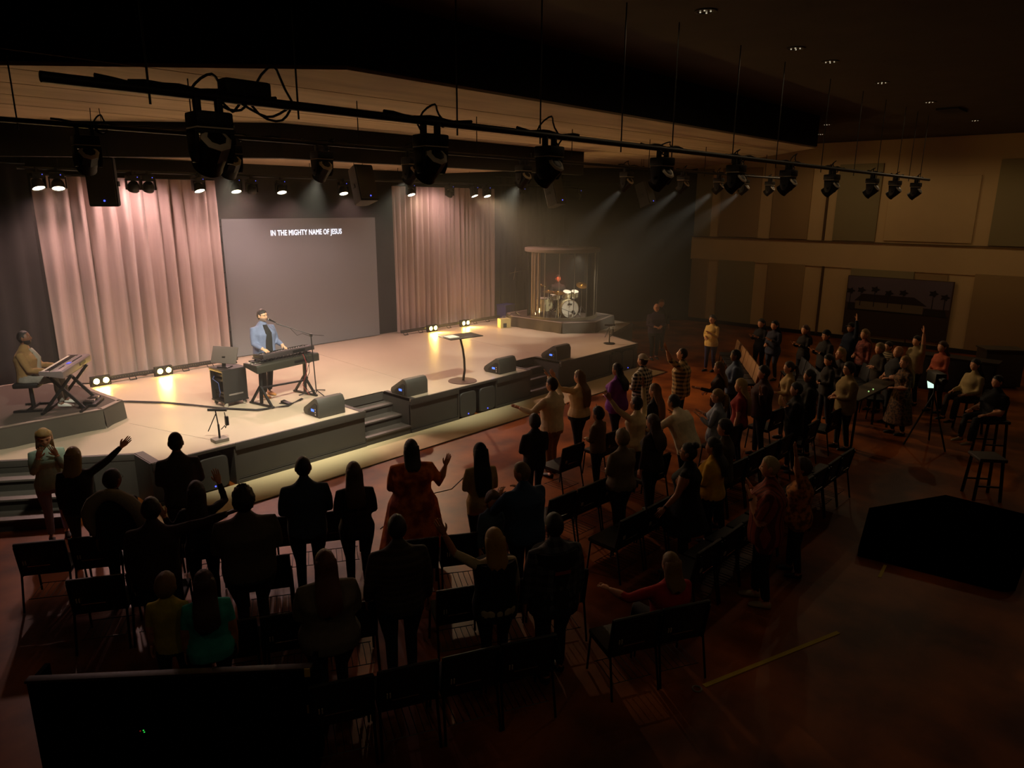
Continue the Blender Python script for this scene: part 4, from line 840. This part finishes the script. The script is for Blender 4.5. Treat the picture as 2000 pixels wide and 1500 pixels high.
        bpy.data.objects.remove(Q['o']); bpy.data.meshes.remove(em)
def toward(x,y,tx=8.5,ty=13.5): return math.degrees(math.atan2(ty-y,tx-x))
def P(label,x,y,face=None,**k): return person(label,x,y,toward(x,y) if face is None else face,**k)
# --- on the stage
P('singer in a denim jacket, black shirt and tan boots behind two keyboards',7.06,13.42,-82,h=1.83,z=.752,build=1.14,hi=True,top='#6a7592',bottom='#171717',skin='pale',hair=('short','#2a2220'),al='keyslow',ar='keyslow',shoe='#b07a3c',head=(18,-2),beard='#8a7466',extras=(('glasses',),('shirt_panel','#1c1b1a')),hem=.88)
P('seated keyboard player in a tan fleece jacket on the carpeted riser',3.15,14.48,-33,h=1.40,z=1.12,pose='sit',build=1.1,hi=True,top='#84653c',bottom='#7d776f',skin='brown',hair=('recede','#120c09'),al='keys',ar='keys',shoe='#d8d4cc',head=(4,6),beard='#0f0a08',extras=(('shirt_panel','#8f8678'),('lanyard',)))
P('drummer in dark clothes with a red-lit face inside the clear booth',*dw(.02,.5,0)[:2],math.degrees(DR)-90,h=1.30,z=1.10,pose='sit',build=1.05,top='#1c1614',bottom='#141212',skin='tan',hair=('short','#1a120c'),al='sticks',ar='sticks',sleeve=1.0)
# --- the near end of the hall, from the stage stairs backwards
P('woman in a mint sweater covering her face at the corner stairs',2.45,11.02,258,h=1.65,fem=True,top='#9fb3a0',bottom='#8d86a0',skin='light',hair=('long','#8a6a3c'),al='face',ar='face',shoe='#3a2c24',head=(0,-24),hi=True,build=1.08)
P('blonde woman in black stretching one arm up toward the keyboard player',2.47,9.87,58,h=1.63,fem=True,top='#1b1614',bottom='#3a3f4a',skin='light',hair=('bob','#8d7440'),ar=((.72,.62,.42),(.62,.55,.55),'open'),build=1.1,shoe='#6a5040')
P('man in glasses with a pale grey coat draped over his shoulders',2.47,8.49,50,h=1.70,build=1.08,top='#14110f',skin='brown',hair=('short','#120c0a'),extras=(('glasses',),('shawl','#8d8572')),head=(-18,0))
P('man in a dark backward cap and grey shirt close to the stage corner',3.43,9.04,66,h=1.78,build=1.05,top='#3f3a38',bottom='#191a1f',skin='brown',hair=('short','#15100c'),al='front',ar='front',extras=(('cap','#17120e',1),),sleeve=1.9)
P('man in a dark brown shirt with an arm around his neighbour',2.41,7.2,56,h=1.75,build=1.12,top='#2a1712',skin='dark',hair=('short','#150d09'),ar=((.85,.3,.05),(.9,.35,.2),'relax'))
P('woman in black with one hand raised in front of her long hair',3.05,7.62,62,h=1.62,fem=True,top='#1a120f',skin='light',hair=('long','#2a1a10'),al='half',ar=((.2,.4,.0),(-.25,.3,1),'open'))
P('curly-haired man in a thick dark sweater, back to the camera',3.12,6.63,66,h=1.80,build=1.38,top='#4c4238',bottom='#22252c',skin='tan',hair=('curly','#1c140e'),al='front',ar='front')
P('man in a navy shirt with close-cropped hair, hands in front',4.05,7.01,62,h=1.80,build=1.14,top='#2c3a4c',bottom='#101114',skin='brown',hair=('short','#0f0b09'),al='front',ar='front')
P('long-haired woman in a dark plaid overshirt beside the navy-shirted man',4.53,6.70,60,h=1.68,fem=True,build=1.12,topmat=pattern_mat('dark_plaid','#17110e','#2a1c14','check',9),skin='light',hair=('long','#4a3018'),al='front',ar='front')
P('woman in an orange tie-dyed dress raising one open hand',5.46,6.76,58,h=1.72,fem=True,build=1.5,topmat=pattern_mat('tie_dye','#d0701f','#8f3216','noise',6),skin='tan',hair=('bob','#120c09'),al='front',ar='half',dress=.18,sleeve=1.1,hi=True,shoe='#3a2418')
P('woman with very long dark hair in a cream blouse',6.10,6.14,60,h=1.66,fem=True,build=1.02,top='#b89c6a',bottom='#101012',skin='tan',hair=('xlong','#0f0a08'),al='front',ar='front',hem=.74)
P('man in a blue shirt bending his head over a child',5.77,5.06,72,h=1.75,build=1.22,top='#28405c',bottom='#14161c',skin='tan',hair=('recede','#6a5230'),al='hug',ar='hug',head=(35,-14),lean=6)
P('child with brown hair held against the blue-shirted man',5.60,5.44,252,h=1.36,build=.9,top='#4a5a66',skin='light',hair=('thick','#5a3d20'),al='down',ar='down')
P('blonde woman in a black vest raising a white-sleeved arm',4.49,4.33,60,h=1.62,fem=True,build=1.15,top='#b3a688',bottom='#121214',skin='tan',hair=('bob','#9a7428'),al=((.85,.2,.55),(.45,.1,1),'open'),sleeve=1.0,extras=(('vest','#100e0d'),),hi=True)
P('person in a black top with plaid sleeves and red back print',4.89,3.91,64,h=1.78,build=1.2,topmat=pattern_mat('grey_plaid','#4a4a50','#1a1c22','check',11),bottom='#131316',skin='tan',hair=('short','#15100c'),extras=(('vest','#0f0e10'),('mask_print','#8a2a22')))
P('man in a striped brown sweater standing behind the second row',3.80,4.95,62,h=1.80,build=1.18,topmat=pattern_mat('brown_stripes','#2a2018','#3c3024','stripe',16),bottom='#14161c',skin='tan',hair=('short','#1f150e'),al='hip',ar='down')
P('red-haired woman in a loose grey sweater',3.09,5.09,64,h=1.65,fem=True,build=1.48,top='#6a6052',bottom='#15161a',skin='light',hair=('long','#5a2a18'),al='front',ar='front',hem=.70)
P('girl in a bright teal T-shirt at the back of the hall',2.30,5.80,66,h=1.50,fem=True,build=1.15,top='#2fa39b',bottom='#14141a',skin='tan',hair=('long','#3a1d12'),al='down',ar='down',sleeve=.75,hem=.78)
P('child in a yellow shirt leaning against the teal-shirted girl',2.10,6.16,50,h=1.42,build=.9,top='#b3a23c',bottom='#17181c',skin='light',hair=('thick','#7a5a30'),al='down',ar='down',sleeve=.8)
P('seated blonde woman in a red top resting an arm along the chairs',5.83,3.15,63,h=1.28,pose='sit',fem=True,build=1.2,top='#a31a1c',bottom='#15151a',skin='light',hair=('bob','#80602c'),al=((.8,.5,-.45),(.5,.8,.1),'relax'),ar='lap',sleeve=1.3)
# --- middle block
P('young person in a black jacket with a blond fringe near the aisle',7.86,6.72,70,h=1.55,build=1.05,top='#171412',skin='light',hair=('thick','#2a2014'),al='front',ar='front')
P('man in a pale hooded sweatshirt and khaki trousers holding out his hands',9.16,7.44,88,h=1.78,build=1.1,top='#d8c8a4',bottom='#8a6230',skin='light',hair=('short','#1c130c'),al='out',ar='reach',extras=(('glasses',),),head=(12,0),hi=True)
P('long-haired woman in a beige sweater and black trousers with arms lifted',10.27,7.69,92,h=1.68,fem=True,build=1.2,top='#c4a87c',bottom='#0f0e10',skin='light',hair=('xlong','#6a4c26'),al=((.55,.75,.15),(.1,.5,.9),'open'),ar='front',hi=True,hem=.86)
P('dark-haired boy in a brown shirt behind the black chairs',9.17,6.46,95,h=1.45,build=.95,top='#6e583a',skin='light',hair=('thick','#120d0a'),al='front',ar='front')
P('woman in a cream sweater with both arms raised high',9.62,6.02,80,h=1.62,fem=True,build=1.08,top='#dcc79c',bottom='#2a1d16',skin='tan',hair=('short','#22150d'),al='raiseout',ar='raise',head=(10,14),hi=True,hem=.72)
P('woman in a purple sweater with long dark hair',11.28,7.53,96,h=1.68,fem=True,build=1.3,top='#6e3186',bottom='#181420',skin='tan',hair=('long','#1a0f0a'),al='front',ar='front',hem=.74)
P('man in a white cap and black-and-white checked shirt',11.96,7.39,88,h=1.78,build=1.1,topmat=pattern_mat('bw_check','#d8cdb4','#16130f','check',14),bottom='#1b1c22',skin='light',hair=('short','#4a3a28'),al='front',ar='front',extras=(('cap','#b9ac94',-1),),hi=True,hem=.72)
P('man in a tan plaid shirt reaching one arm up toward the stage',12.99,7.08,112,h=1.80,build=1.15,topmat=pattern_mat('tan_plaid','#d0b074','#4a3a22','check',12),bottom='#1d2230',skin='light',hair=('recede','#2a1c12'),al=((.45,.75,.62),(.25,.35,.95),'open'),ar='down',sleeve=1.1,head=(0,12),hi=True,hem=.72)
P('older person with short grey hair in a grey knit top',7.97,5.19,78,h=1.62,fem=True,build=1.2,top='#6e604a',skin='light',hair=('thick','#7d6a4c'),al='front',ar='front')
P('woman with straight light brown hair in a black top',10.47,6.19,92,h=1.65,fem=True,top='#131012',skin='light',hair=('xlong','#6a4a24'),al='front',ar='front')
P('woman with wavy brown hair standing behind the raised-arms woman',8.91,5.27,84,h=1.62,fem=True,build=1.1,top='#2c2018',skin='light',hair=('wavy','#3a2414'),al='down',ar='down')
P('person in a white shirt leaning forward over the chairs',10.03,5.29,88,h=1.72,build=1.16,top='#f0e2c0',bottom='#1a1a20',skin='tan',hair=('short','#1a110b'),al=((.3,.8,-.75),(.1,.9,-.35),'relax'),ar='out',lean=24,hem=.74,hi=True)
P('woman in a black sleeveless top and glasses, one arm lowered forward',7.88,4.11,104,h=1.70,fem=True,build=1.2,top='#0e0d0f',bottom='#1f1210',skin='tan',hair=('bun','#140e0a'),al='low',ar='down',sleeve=.12,extras=(('glasses',),('watch',-1)),head=(0,8),hi=True,dress=.55)
P('woman in a mustard yellow shirt with long black hair',8.54,4.09,98,h=1.62,fem=True,build=1.18,top='#d0a424',bottom='#131216',skin='tan',hair=('long','#0e0a08'),al='front',ar='front',sleeve=1.2,hem=.86)
P('dark-haired person in an olive shirt beside the mustard-shirted woman',9.12,4.22,106,h=1.72,build=1.0,top='#4a3f28',skin='light',hair=('thick','#15100c'),al='front',ar='front')
P('white-haired man in a red plaid shirt praying with clasped hands',7.66,2.95,112,h=1.87,build=1.18,topmat=pattern_mat('red_plaid','#8d3a22','#5a1e14','vstripe',18),bottom='#121318',skin='light',hair=('recede','#a08c5c'),al='pray',ar='pray',sleeve=1.0,shoe='#a89878',extras=(('watch',-1),),head=(0,-4),hi=True,hem=.70)
P('curly-haired woman in an orange patterned shirt reaching one arm up',8.62,2.92,110,h=1.60,fem=True,build=1.15,topmat=pattern_mat('orange_print','#c07a30','#6e4018','noise',14),skin='tan',hair=('thick','#38200f'),al='raise',ar='front',sleeve=.9,hem=.74)
P('man in a blue dress shirt with short dark hair',13.85,6.31,118,h=1.75,build=1.15,top='#4a5a70',bottom='#15161c',skin='brown',hair=('short','#15100c'),al='front',ar='front')
P('woman in brown with long light hair lifting her open palms',12.92,6.21,112,h=1.65,fem=True,top='#3c2818',skin='light',hair=('long','#6e5428'),al='out',ar='front')
P('woman in a grey-blue shirt with a blonde ponytail and glasses',10.9,5.22,108,h=1.65,fem=True,build=1.12,top='#8a93a0',skin='light',hair=('pony','#8a6c38'),al='clap',ar='clap',extras=(('glasses',),),hi=True,hem=.72)
P('woman in a dark red T-shirt with long straight blonde hair',11.87,5.26,108,h=1.65,fem=True,build=1.08,top='#8a221c',bottom='#171a24',skin='light',hair=('xlong','#a08040'),al='down',ar='half',sleeve=.8)
P('man in a maroon hooded top lifting one bare forearm',12.61,5.17,116,h=1.78,build=1.2,top='#35120f',skin='light',hair=('thick','#1e130c'),al='half',ar='front')
P('person in a beige cardigan behind the maroon hooded man',13.95,5.21,120,h=1.65,fem=True,build=1.05,top='#b0935c',skin='light',hair=('pony','#3a2412'),al='front',ar='down',hem=.74)
P('person in a dark top in the shadow behind the beige cardigan',13.35,4.59,116,h=1.68,build=1.1,top='#17110d',skin='tan',hair=('bob','#1a110b'),al='front',ar='front')
P('person in dark clothes with pale hands pressed together',12.26,4.41,112,h=1.66,build=1.1,top='#141013',skin='light',hair=('short','#17100b'),al='pray',ar='pray')
# --- far side
P('man in a dark purple shirt with hands folded at the far stage corner',18.95,11.35,232,h=1.75,build=1.15,top='#3a2c3c',bottom='#0e0d0e',skin='light',hair=('fringe','#8a8078'),al='front',ar='front',extras=(('glasses',),),hi=True)
P('person in black half hidden behind the man in the purple shirt',20.25,11.95,222,h=1.70,top='#0f0d0e',skin='tan',hair=('thick','#5a4020'),al='hip',ar='hip')
P('woman in a yellow cardigan and blue trousers by the far wall',18.64,9.29,172,h=1.65,fem=True,build=1.05,top='#c9a85c',bottom='#2e2a4a',skin='light',hair=('bob','#1d130c'),al='clap',ar='front',hi=True,hem=.80)
P('woman clapping in a black jacket with a necklace',19.11,8.05,162,h=1.62,fem=True,top='#1a1614',bottom='#1b1b22',skin='light',hair=('bob','#16100c'),al='clap',ar='clap')
P('taller dark-haired woman in a dark blue top beside the clapping woman',18.82,7.55,158,h=1.66,fem=True,build=1.15,top='#2a2a38',bottom='#3c4250',skin='light',hair=('xlong','#0f0a08'),al='clap',ar='front',hem=.9)
P('woman in black with long curly reddish hair, clapping',18.70,6.68,150,h=1.65,fem=True,top='#19120f',skin='light',hair=('wavy','#4e2e18'),al='clap',ar='clap')
P('man in a black beanie clapping in front of the picture wall',17.85,5.85,142,h=1.72,build=1.08,top='#15110f',skin='light',hair=('short','#15100c'),al='clap',ar='clap',extras=(('beanie','#0f0d0d'),('glasses',)),hi=True)
P('man in a dark blue shirt and cap raising one arm before the picture',19.53,5.80,146,h=1.72,build=1.05,top='#1c2638',skin='light',hair=('short','#1a120c'),al='raise',ar='front',extras=(('cap','#16130f',1),))
P('woman with short blonde hair tilting her face up',16.11,4.93,136,h=1.65,fem=True,build=1.1,top='#221a18',skin='light',hair=('bob','#9a7c44'),al='front',ar='front',head=(0,12),hi=True)
P('dark-haired woman with a shining necklace, head bowed',15.49,4.96,134,h=1.60,fem=True,top='#1a1210',skin='light',hair=('bob','#140e0a'),al='front',ar='front',head=(0,-14))
P('man in glasses and an olive sweater beside the high table',14.2,4.16,128,h=1.75,build=1.15,top='#8d7648',bottom='#1b1712',skin='light',hair=('thick','#17110c'),al='front',ar='front',extras=(('glasses',),),hem=.74)
P('woman with long blonde hair in a pink patterned top',18.93,5.28,144,h=1.68,fem=True,build=1.05,topmat=pattern_mat('pink_print','#8d4a3e','#5a2a26','noise',12),skin='light',hair=('long','#86683a'),al='down',ar='front')
P('grey-haired person with arms folded behind the blonde woman',17.5,4.52,138,h=1.62,top='#2a2018',skin='light',hair=('thick','#8a744c'),al='fold',ar='fold')
P('boy in a grey striped polo shirt',18.59,4.62,140,h=1.50,build=.95,topmat=pattern_mat('polo_stripe','#8a7a5c','#3c3428','stripe',18),skin='light',hair=('short','#1a110b'),al='down',ar='down',sleeve=.8)
P('bald man in a dark grey polo shirt',16.68,3.93,134,h=1.75,build=1.25,top='#26262a',skin='light',hair=('none','#1a1a1a'),al='front',ar='front',sleeve=.9)
P('woman with long straight blonde hair in a floral dress',15.98,3.61,130,h=1.68,fem=True,build=1.1,topmat=pattern_mat('floral','#6e4c2c','#2c1a12','noise',22),skin='light',hair=('xlong','#8d6a34'),al='front',ar='down',dress=.28,sleeve=.9,hi=True)
P('man in a pale shirt raising a hand before the picture',18.72,4.05,142,h=1.70,build=1.1,top='#8d7a54',skin='light',hair=('short','#17100b'),al='raise',ar='down',sleeve=.9)
P('woman in a coral sweater with brown hair',18.42,3.45,140,h=1.68,fem=True,build=1.1,top='#b3583a',skin='light',hair=('bob','#4a2e18'),al='front',ar='front')
P('woman in a grey sweater with long dark hair sitting on a tall stool',17.31,2.59,140,h=1.36,z=.22,pose='sit',fem=True,build=1.15,top='#a08c60',bottom='#2a1d14',skin='light',hair=('long','#17100b'),al='lap',ar='lap')
P('man in a black T-shirt sitting on a tall wooden stool',15.86,1.97,136,h=1.36,z=.22,pose='sit',build=1.2,top='#101013',bottom='#23211f',skin='light',hair=('short','#1a120c'),al='lap',ar='lap',sleeve=.8,shoe='#8a7a5c')
finish_people()
# ================================================================== chairs
M_seat=mat('black_seat_vinyl','#0e0d0d',.55,bump=.1,bscale=80); M_frame=mat('black_chair_frame','#101010',.4,.4); M_tanb=mat('tan_chair_back','#7a5426',.7)
def make_chair(backm,nm):
    r=bpy.data.objects.new(nm,None); COL.objects.link(r)
    MB().box((0,.02,.455),(.52,.44,.055)).build('seat',M_seat,r,bevel=.02)
    R=rot_x(math.radians(10)); MB().box((0,-.232,.68),(.535,.04,.40),R=R).build('backrest',backm,r,bevel=.018)
    MB().box((.03,-.262,.80),(.07,.004,.022),R=R).build('name_tag',mat('grey_tag','#7d7a74',.6),r)
    for x in (-.19,-.165): MB().box((x,-.272,.63),(.010,.012,.05),R=R).build('link_bracket',mat('bracket_shine','#b5ad98',.5),r)  # light grey colour stands in for the bright shine of chrome brackets
    MB().tube([(-.15,-.278,.585),(.08,-.278,.585)],.005,6).build('back_rail',M_chrome,r)
    for sx in (-1,1):
        MB().tube([(sx*.25,.2,.44),(sx*.258,.24,.012)],.013,6).build('leg',M_frame,r)
        MB().tube([(sx*.25,-.29,.84),(sx*.25,-.215,.46),(sx*.258,-.30,.012)],.013,6).build('leg',M_frame,r)
        MB().tube([(sx*.25,-.2,.43),(sx*.25,.2,.43)],.011,6).build('seat_rail',M_frame,r)
    mb=MB()
    for k in range(7): mb.tube([(-.2+k*.067,-.22,.14),(-.2+k*.067,.16,.14)],.004,4)
    mb.tube([(-.22,-.22,.14),(.22,-.22,.14)],.005,4); mb.tube([(-.22,.16,.14),(.22,.16,.14)],.005,4); mb.build('book_rack',M_frame,r)
    return r
chB=make_chair(M_seat,'stacking_chair'); chT=make_chair(M_tanb,'stacking_chair'); usedB=usedT=False
NUM=('first','second','third','fourth','fifth','sixth','seventh','eighth','ninth','tenth','eleventh','twelfth','thirteenth','fourteenth','fifteenth','sixteenth')
def row(p0,dirdeg,n,pitch,label,group,tan=False,skip=()):
    global usedB,usedT
    d=Vector((math.cos(math.radians(dirdeg)),math.sin(math.radians(dirdeg)),0))
    for k in range(n):
        cp=Vector((*p0,0))+d*pitch*k
        if k in skip or any(Q['a']['pose']=='stand' and math.hypot(Q['a']['x']-cp.x,Q['a']['y']-cp.y)<.42+.1*max(0,Q['a']['build']-1.4) for Q in PEOPLE): continue
        pr=chT if tan else chB
        if (usedT if tan else usedB): c=copy_tree(pr)
        else: c=pr
        if tan: usedT=True
        else: usedB=True
        c.location=Vector((*p0,0))+d*pitch*k; c.rotation_euler=(0,0,math.radians(dirdeg)+random.uniform(-.03,.03)); tag(c,label%NUM[k],'chair',group)
f63=Vector((math.cos(math.radians(59)),math.sin(math.radians(59)),0))*.25
row((1.8+.13,9.03+.2),-32,7,.56,'black stacking chair, %s from the stairs end of the row nearest the stage corner','chairs of the near block')
row((1.95+.13,7.68+.22),-32,8,.56,'black stacking chair, %s from the stairs end of the second near row','chairs of the near block')
row((2.15,6.2+.2),-31,8,.56,'black stacking chair, %s from the booth end of the third near row','chairs of the near block')
row((2.68+.19,4.42+.21),-27,7,.553,'black stacking chair with grey tag, %s from the booth in the rearmost row','chairs of the near block')
row((8.15,6.9),-3,4,.56,'black stacking chair, %s along the short row in front of the middle block','chairs of the middle block')
row((7.0,5.72),-4,13,.56,'black stacking chair, %s from the aisle in the second middle row','chairs of the middle block')
row((7.1,4.68),-2,14,.56,'black stacking chair, %s from the aisle in the third middle row','chairs of the middle block')
row((7.0,3.58),-1,9,.56,'black stacking chair, %s from the aisle in the fourth middle row','chairs of the middle block')
row((16.35,7.15),33,7,.56,'tan-backed chair, %s from the middle block in the front far row','chairs of the far block',tan=True)
row((16.6,5.75),33,6,.56,'black stacking chair, %s from the middle block in the second far row','chairs of the far block')
row((17.0,4.35),33,5,.56,'black stacking chair, %s from the middle block in the rear far row','chairs of the far block')
# ================================================================== back of the hall
bdir=math.atan2(4.58-6.09,2.6-.97)
dk=thing('booth_divider','tall plain black booth partition behind the rearmost chairs','partition',(1.785,5.335,0),bdir)
M_bk=mat('booth_black','#050505',.95,spec=.08)
MB().box((0,0,.49),(2.2,.05,.98)).build('panel',M_bk,dk); MB().box((0,0,.99),(2.22,.075,.025)).build('top_rail',mat('booth_rail','#16140f',.5),dk,bevel=.005)
for sx in (-1,1): MB().box((sx*1.09,.12,.48),(.04,.26,.96)).build('end_post',M_bk,dk)
for zz in (.965,.62): MB().box((1.075,-.04,zz),(.045,.008,.075)).build('yellow_tape',M_tape,dk)
bx_=MB().box((-.24,-.045,.52),(.3,.05,.09)).build('patch_box',M_bk,dk,bevel=.005)
for k,(x,z,c) in enumerate(((-.27,.52,'#ff3b30'),(-.245,.525,'#39ff5a'),(-.24,.508,'#39ff5a'))): MB().box((x,-.072,z),(.009,.006,.006)).build('status_light',mat('led_'+c[1:],c,.4,emit=.7 if k else .15),bx_)
lg=thing('leaning_case','dark long case leaning at the edge of the floor beside the booth partition','case',(.62,4.9,0),math.radians(-40)); MB().box((0,0,.25),(.25,.9,.5)).build('shell',mat('desk_black','#0a0a0a'),lg,bevel=.02); MB().tube([(0,-.15,.5),(0,-.12,.55),(0,.12,.55),(0,.15,.5)],.012,6).build('handle',M_plast,lg)
pl=[(9.72,2.45),(9.95,.9),(10.0,.78),(10.12,.7),(12.6,.75),(12.6,2.0),(11.2,2.75)]
pf=thing('camera_platform','low flat black platform on the floor by the far aisle','platform'); MB().prism(pl,.0,.12).build('frame',mat('platform_black','#030303',1,spec=0),pf); MB().prism(pl,.12,.14).build('top_sheet',mat('platform_black','#050505'),pf,bevel=.004)
def strip(label,a,b,w_): 
    tag(MB().bar((*a,.004),(*b,.004),w_,.005).build('floor_tape',M_tape),label,'tape')
strip('long strip of yellow tape on the dark floor behind the chairs',(5.80,2.69),(7.67,2.02),.05); strip('short strip of yellow tape beside the black platform',(9.3,2.05),(9.70,2.09),.04)
rg=MB().tube([(5.71+.045*math.cos(2*PI*k/16),2.72+.045*math.sin(2*PI*k/16),.006) for k in range(17)],.008,6); tag(rg.build('floor_ring',mat('pale_ring','#8a8478',.5)),'small pale ring on the floor at the end of the long yellow tape','ring')
# high table, tripod camera, stools, cabinets by the far wall
ht=thing('high_table','long bar-height table with a pale top among the far standing people','table',(15.35,4.72-.62,0),math.radians(-3))
MB().box((0,0,1.0),(2.2,.42,.04)).build('table_top',mat('pale_oak','#4a3c20',.6),ht,bevel=.006); 
for sx in (-1,1):
    for sy in (-1,1): MB().bar((sx*1.0,sy*.15,0),(sx*.95,sy*.15,.98),.04,.04).build('leg',M_frame,ht)
for x in (-.25,.0): MB().box((x,-.1,1.03),(.02,.02,.02)).build('marker_light',mat('green_marker','#c8ff9a',.4,emit=.7),ht)
tp=thing('tripod_camera','video camera on a tripod with a small lit screen','camera',(15.55,2.95,0),math.radians(125))
for k in range(3):
    a=k*2*PI/3; MB().tube([(0,0,1.1),(.42*math.cos(a),.42*math.sin(a),.012)],.018,6).build('leg',M_black,tp)
MB().tube([(0,0,.8),(0,0,1.3)],.02,8).build('column',M_black,tp); MB().box((0,0,1.42),(.2,.4,.22)).build('camera_body',M_plast,tp,bevel=.015); MB().tube([(0,.2,1.42),(0,.36,1.42)],.055,12).build('lens_barrel',M_plast,tp)
MB().tube([(-.12,-.1,1.28),(-.3,-.45,1.12)],.012,6).build('pan_handle',M_black,tp)
MB().box((-.02,-.24,1.22),(.11,.012,.15),R=rot_x(.5)).build('lit_screen',mat('phone_screen','#bfe8cf',.4,emit=1.3,emitcol='#c8f0da'),tp)
def stool(x,y,label):
    t=thing('tall_stool',label,'stool',(x,y,0),.6)
    MB().box((0,0,.70),(.42,.42,.06)).build('seat',mat('stool_seat','#2a1c12',.6),t,bevel=.02)
    for sx in (-1,1):
        for sy in (-1,1): MB().bar((sx*.2,sy*.2,0),(sx*.16,sy*.16,.68),.04,.04).build('leg',M_frame,t)
        MB().bar((sx*.19,-.19,.25),(sx*.19,.19,.25),.025,.025).build('foot_rail',M_frame,t)
stool(17.28,2.56,'tall wooden stool under the woman in the grey sweater'); stool(15.83,1.94,'tall wooden stool under the man in the black T-shirt'); stool(13.3,1.62,'empty tall wooden stool beside the black platform')
bf=thing('buffet_cabinet','long low dark cabinet in front of the tan wall','cabinet',(20.9,3.5,0),0); MB().box((0,0,.46),(.5,1.7,.84)).build('carcass',mat('dark_walnut','#1f140b',.6),bf,bevel=.01); MB().box((0,0,.9),(.54,1.76,.04)).build('top',mat('dark_walnut','#1f140b'),bf); MB().box((0,0,.03),(.46,1.6,.06)).build('plinth',M_black,bf)
for k in range(3): MB().box((-.256,-.55+k*.55,.46),(.02,.5,.74)).build('door',mat('dark_walnut','#1f140b'),bf,bevel=.006)
pc=thing('grey_lectern_case','tall grey panelled case standing by the tan wall','case',(22.4,2.85,0),.6); MB().box((0,0,.52),(.55,.95,.96)).build('shell',mat('case_grey','#4e4230',.7),pc,bevel=.015); MB().box((0,0,1.02),(.6,1.0,.04)).build('lid',mat('case_grey','#4e4230'),pc)
for sx in (-.2,.2): MB().lathe([(.03,-.02),(.03,.02)],10,(sx,.3,.03),rot_x(PI/2)).build('caster',M_plast,pc)
# framed picture on the far wall
pi=thing('framed_picture','large framed picture of a long low house among palm trees','picture',(26.755,6.62,1.28))
MB().box((0,0,0),(.06,3.3,2.05)).build('canvas',mat('picture_lawn','#4a3420',.8),pi,bevel=.006); MB().box((-.034,0,.55),(.006,3.24,.92)).build('painted_sky',mat('picture_sky','#6a5a60',.8),pi); MB().box((-.034,0,-.55),(.006,3.24,.88)).build('painted_lawn',mat('picture_grass','#3c2a18',.8),pi)
def flat(nm,pts,c,x): MB().add([(x,y,z) for y,z in pts]+[(x-.003,y,z) for y,z in pts],[tuple(range(len(pts))),tuple(range(len(pts),2*len(pts)))[::-1]]+[(i,(i+1)%len(pts),len(pts)+(i+1)%len(pts),len(pts)+i) for i in range(len(pts))]).build(nm,mat('picture_'+c[1:],c,.8),pi,smooth=0)
flat('painted_wall',[(1.3,-.12),(1.3,.18),(-.85,.18),(-.85,-.12)],'#75634a',-.04); flat('painted_roof',[(1.35,.16),(1.1,.42),(-.55,.42),(-.95,.16)],'#2e1c12',-.044)
for k,y in enumerate((1.5,1.15,.7,.25,-.2,-1.1,-1.45)): flat('painted_palm',[(y+.16*math.cos(2*PI*q/10)*(1 if q%2 else .55),.5+.05*(k%3)+.12*math.sin(2*PI*q/10)*(1 if q%2 else .55)) for q in range(10)],'#241a10',-.048); flat('painted_trunk',[(y-.015,.0),(y+.015,.0),(y+.01,.5),(y-.01,.5)],'#241a10',-.046)
flat('painted_hedge',[(1.55,-.15),(1.55,.05),(1.35,.1),(1.3,-.12),(-.85,-.12),(-.9,.08),(-1.5,.06),(-1.55,-.15)],'#2a2012',-.05)
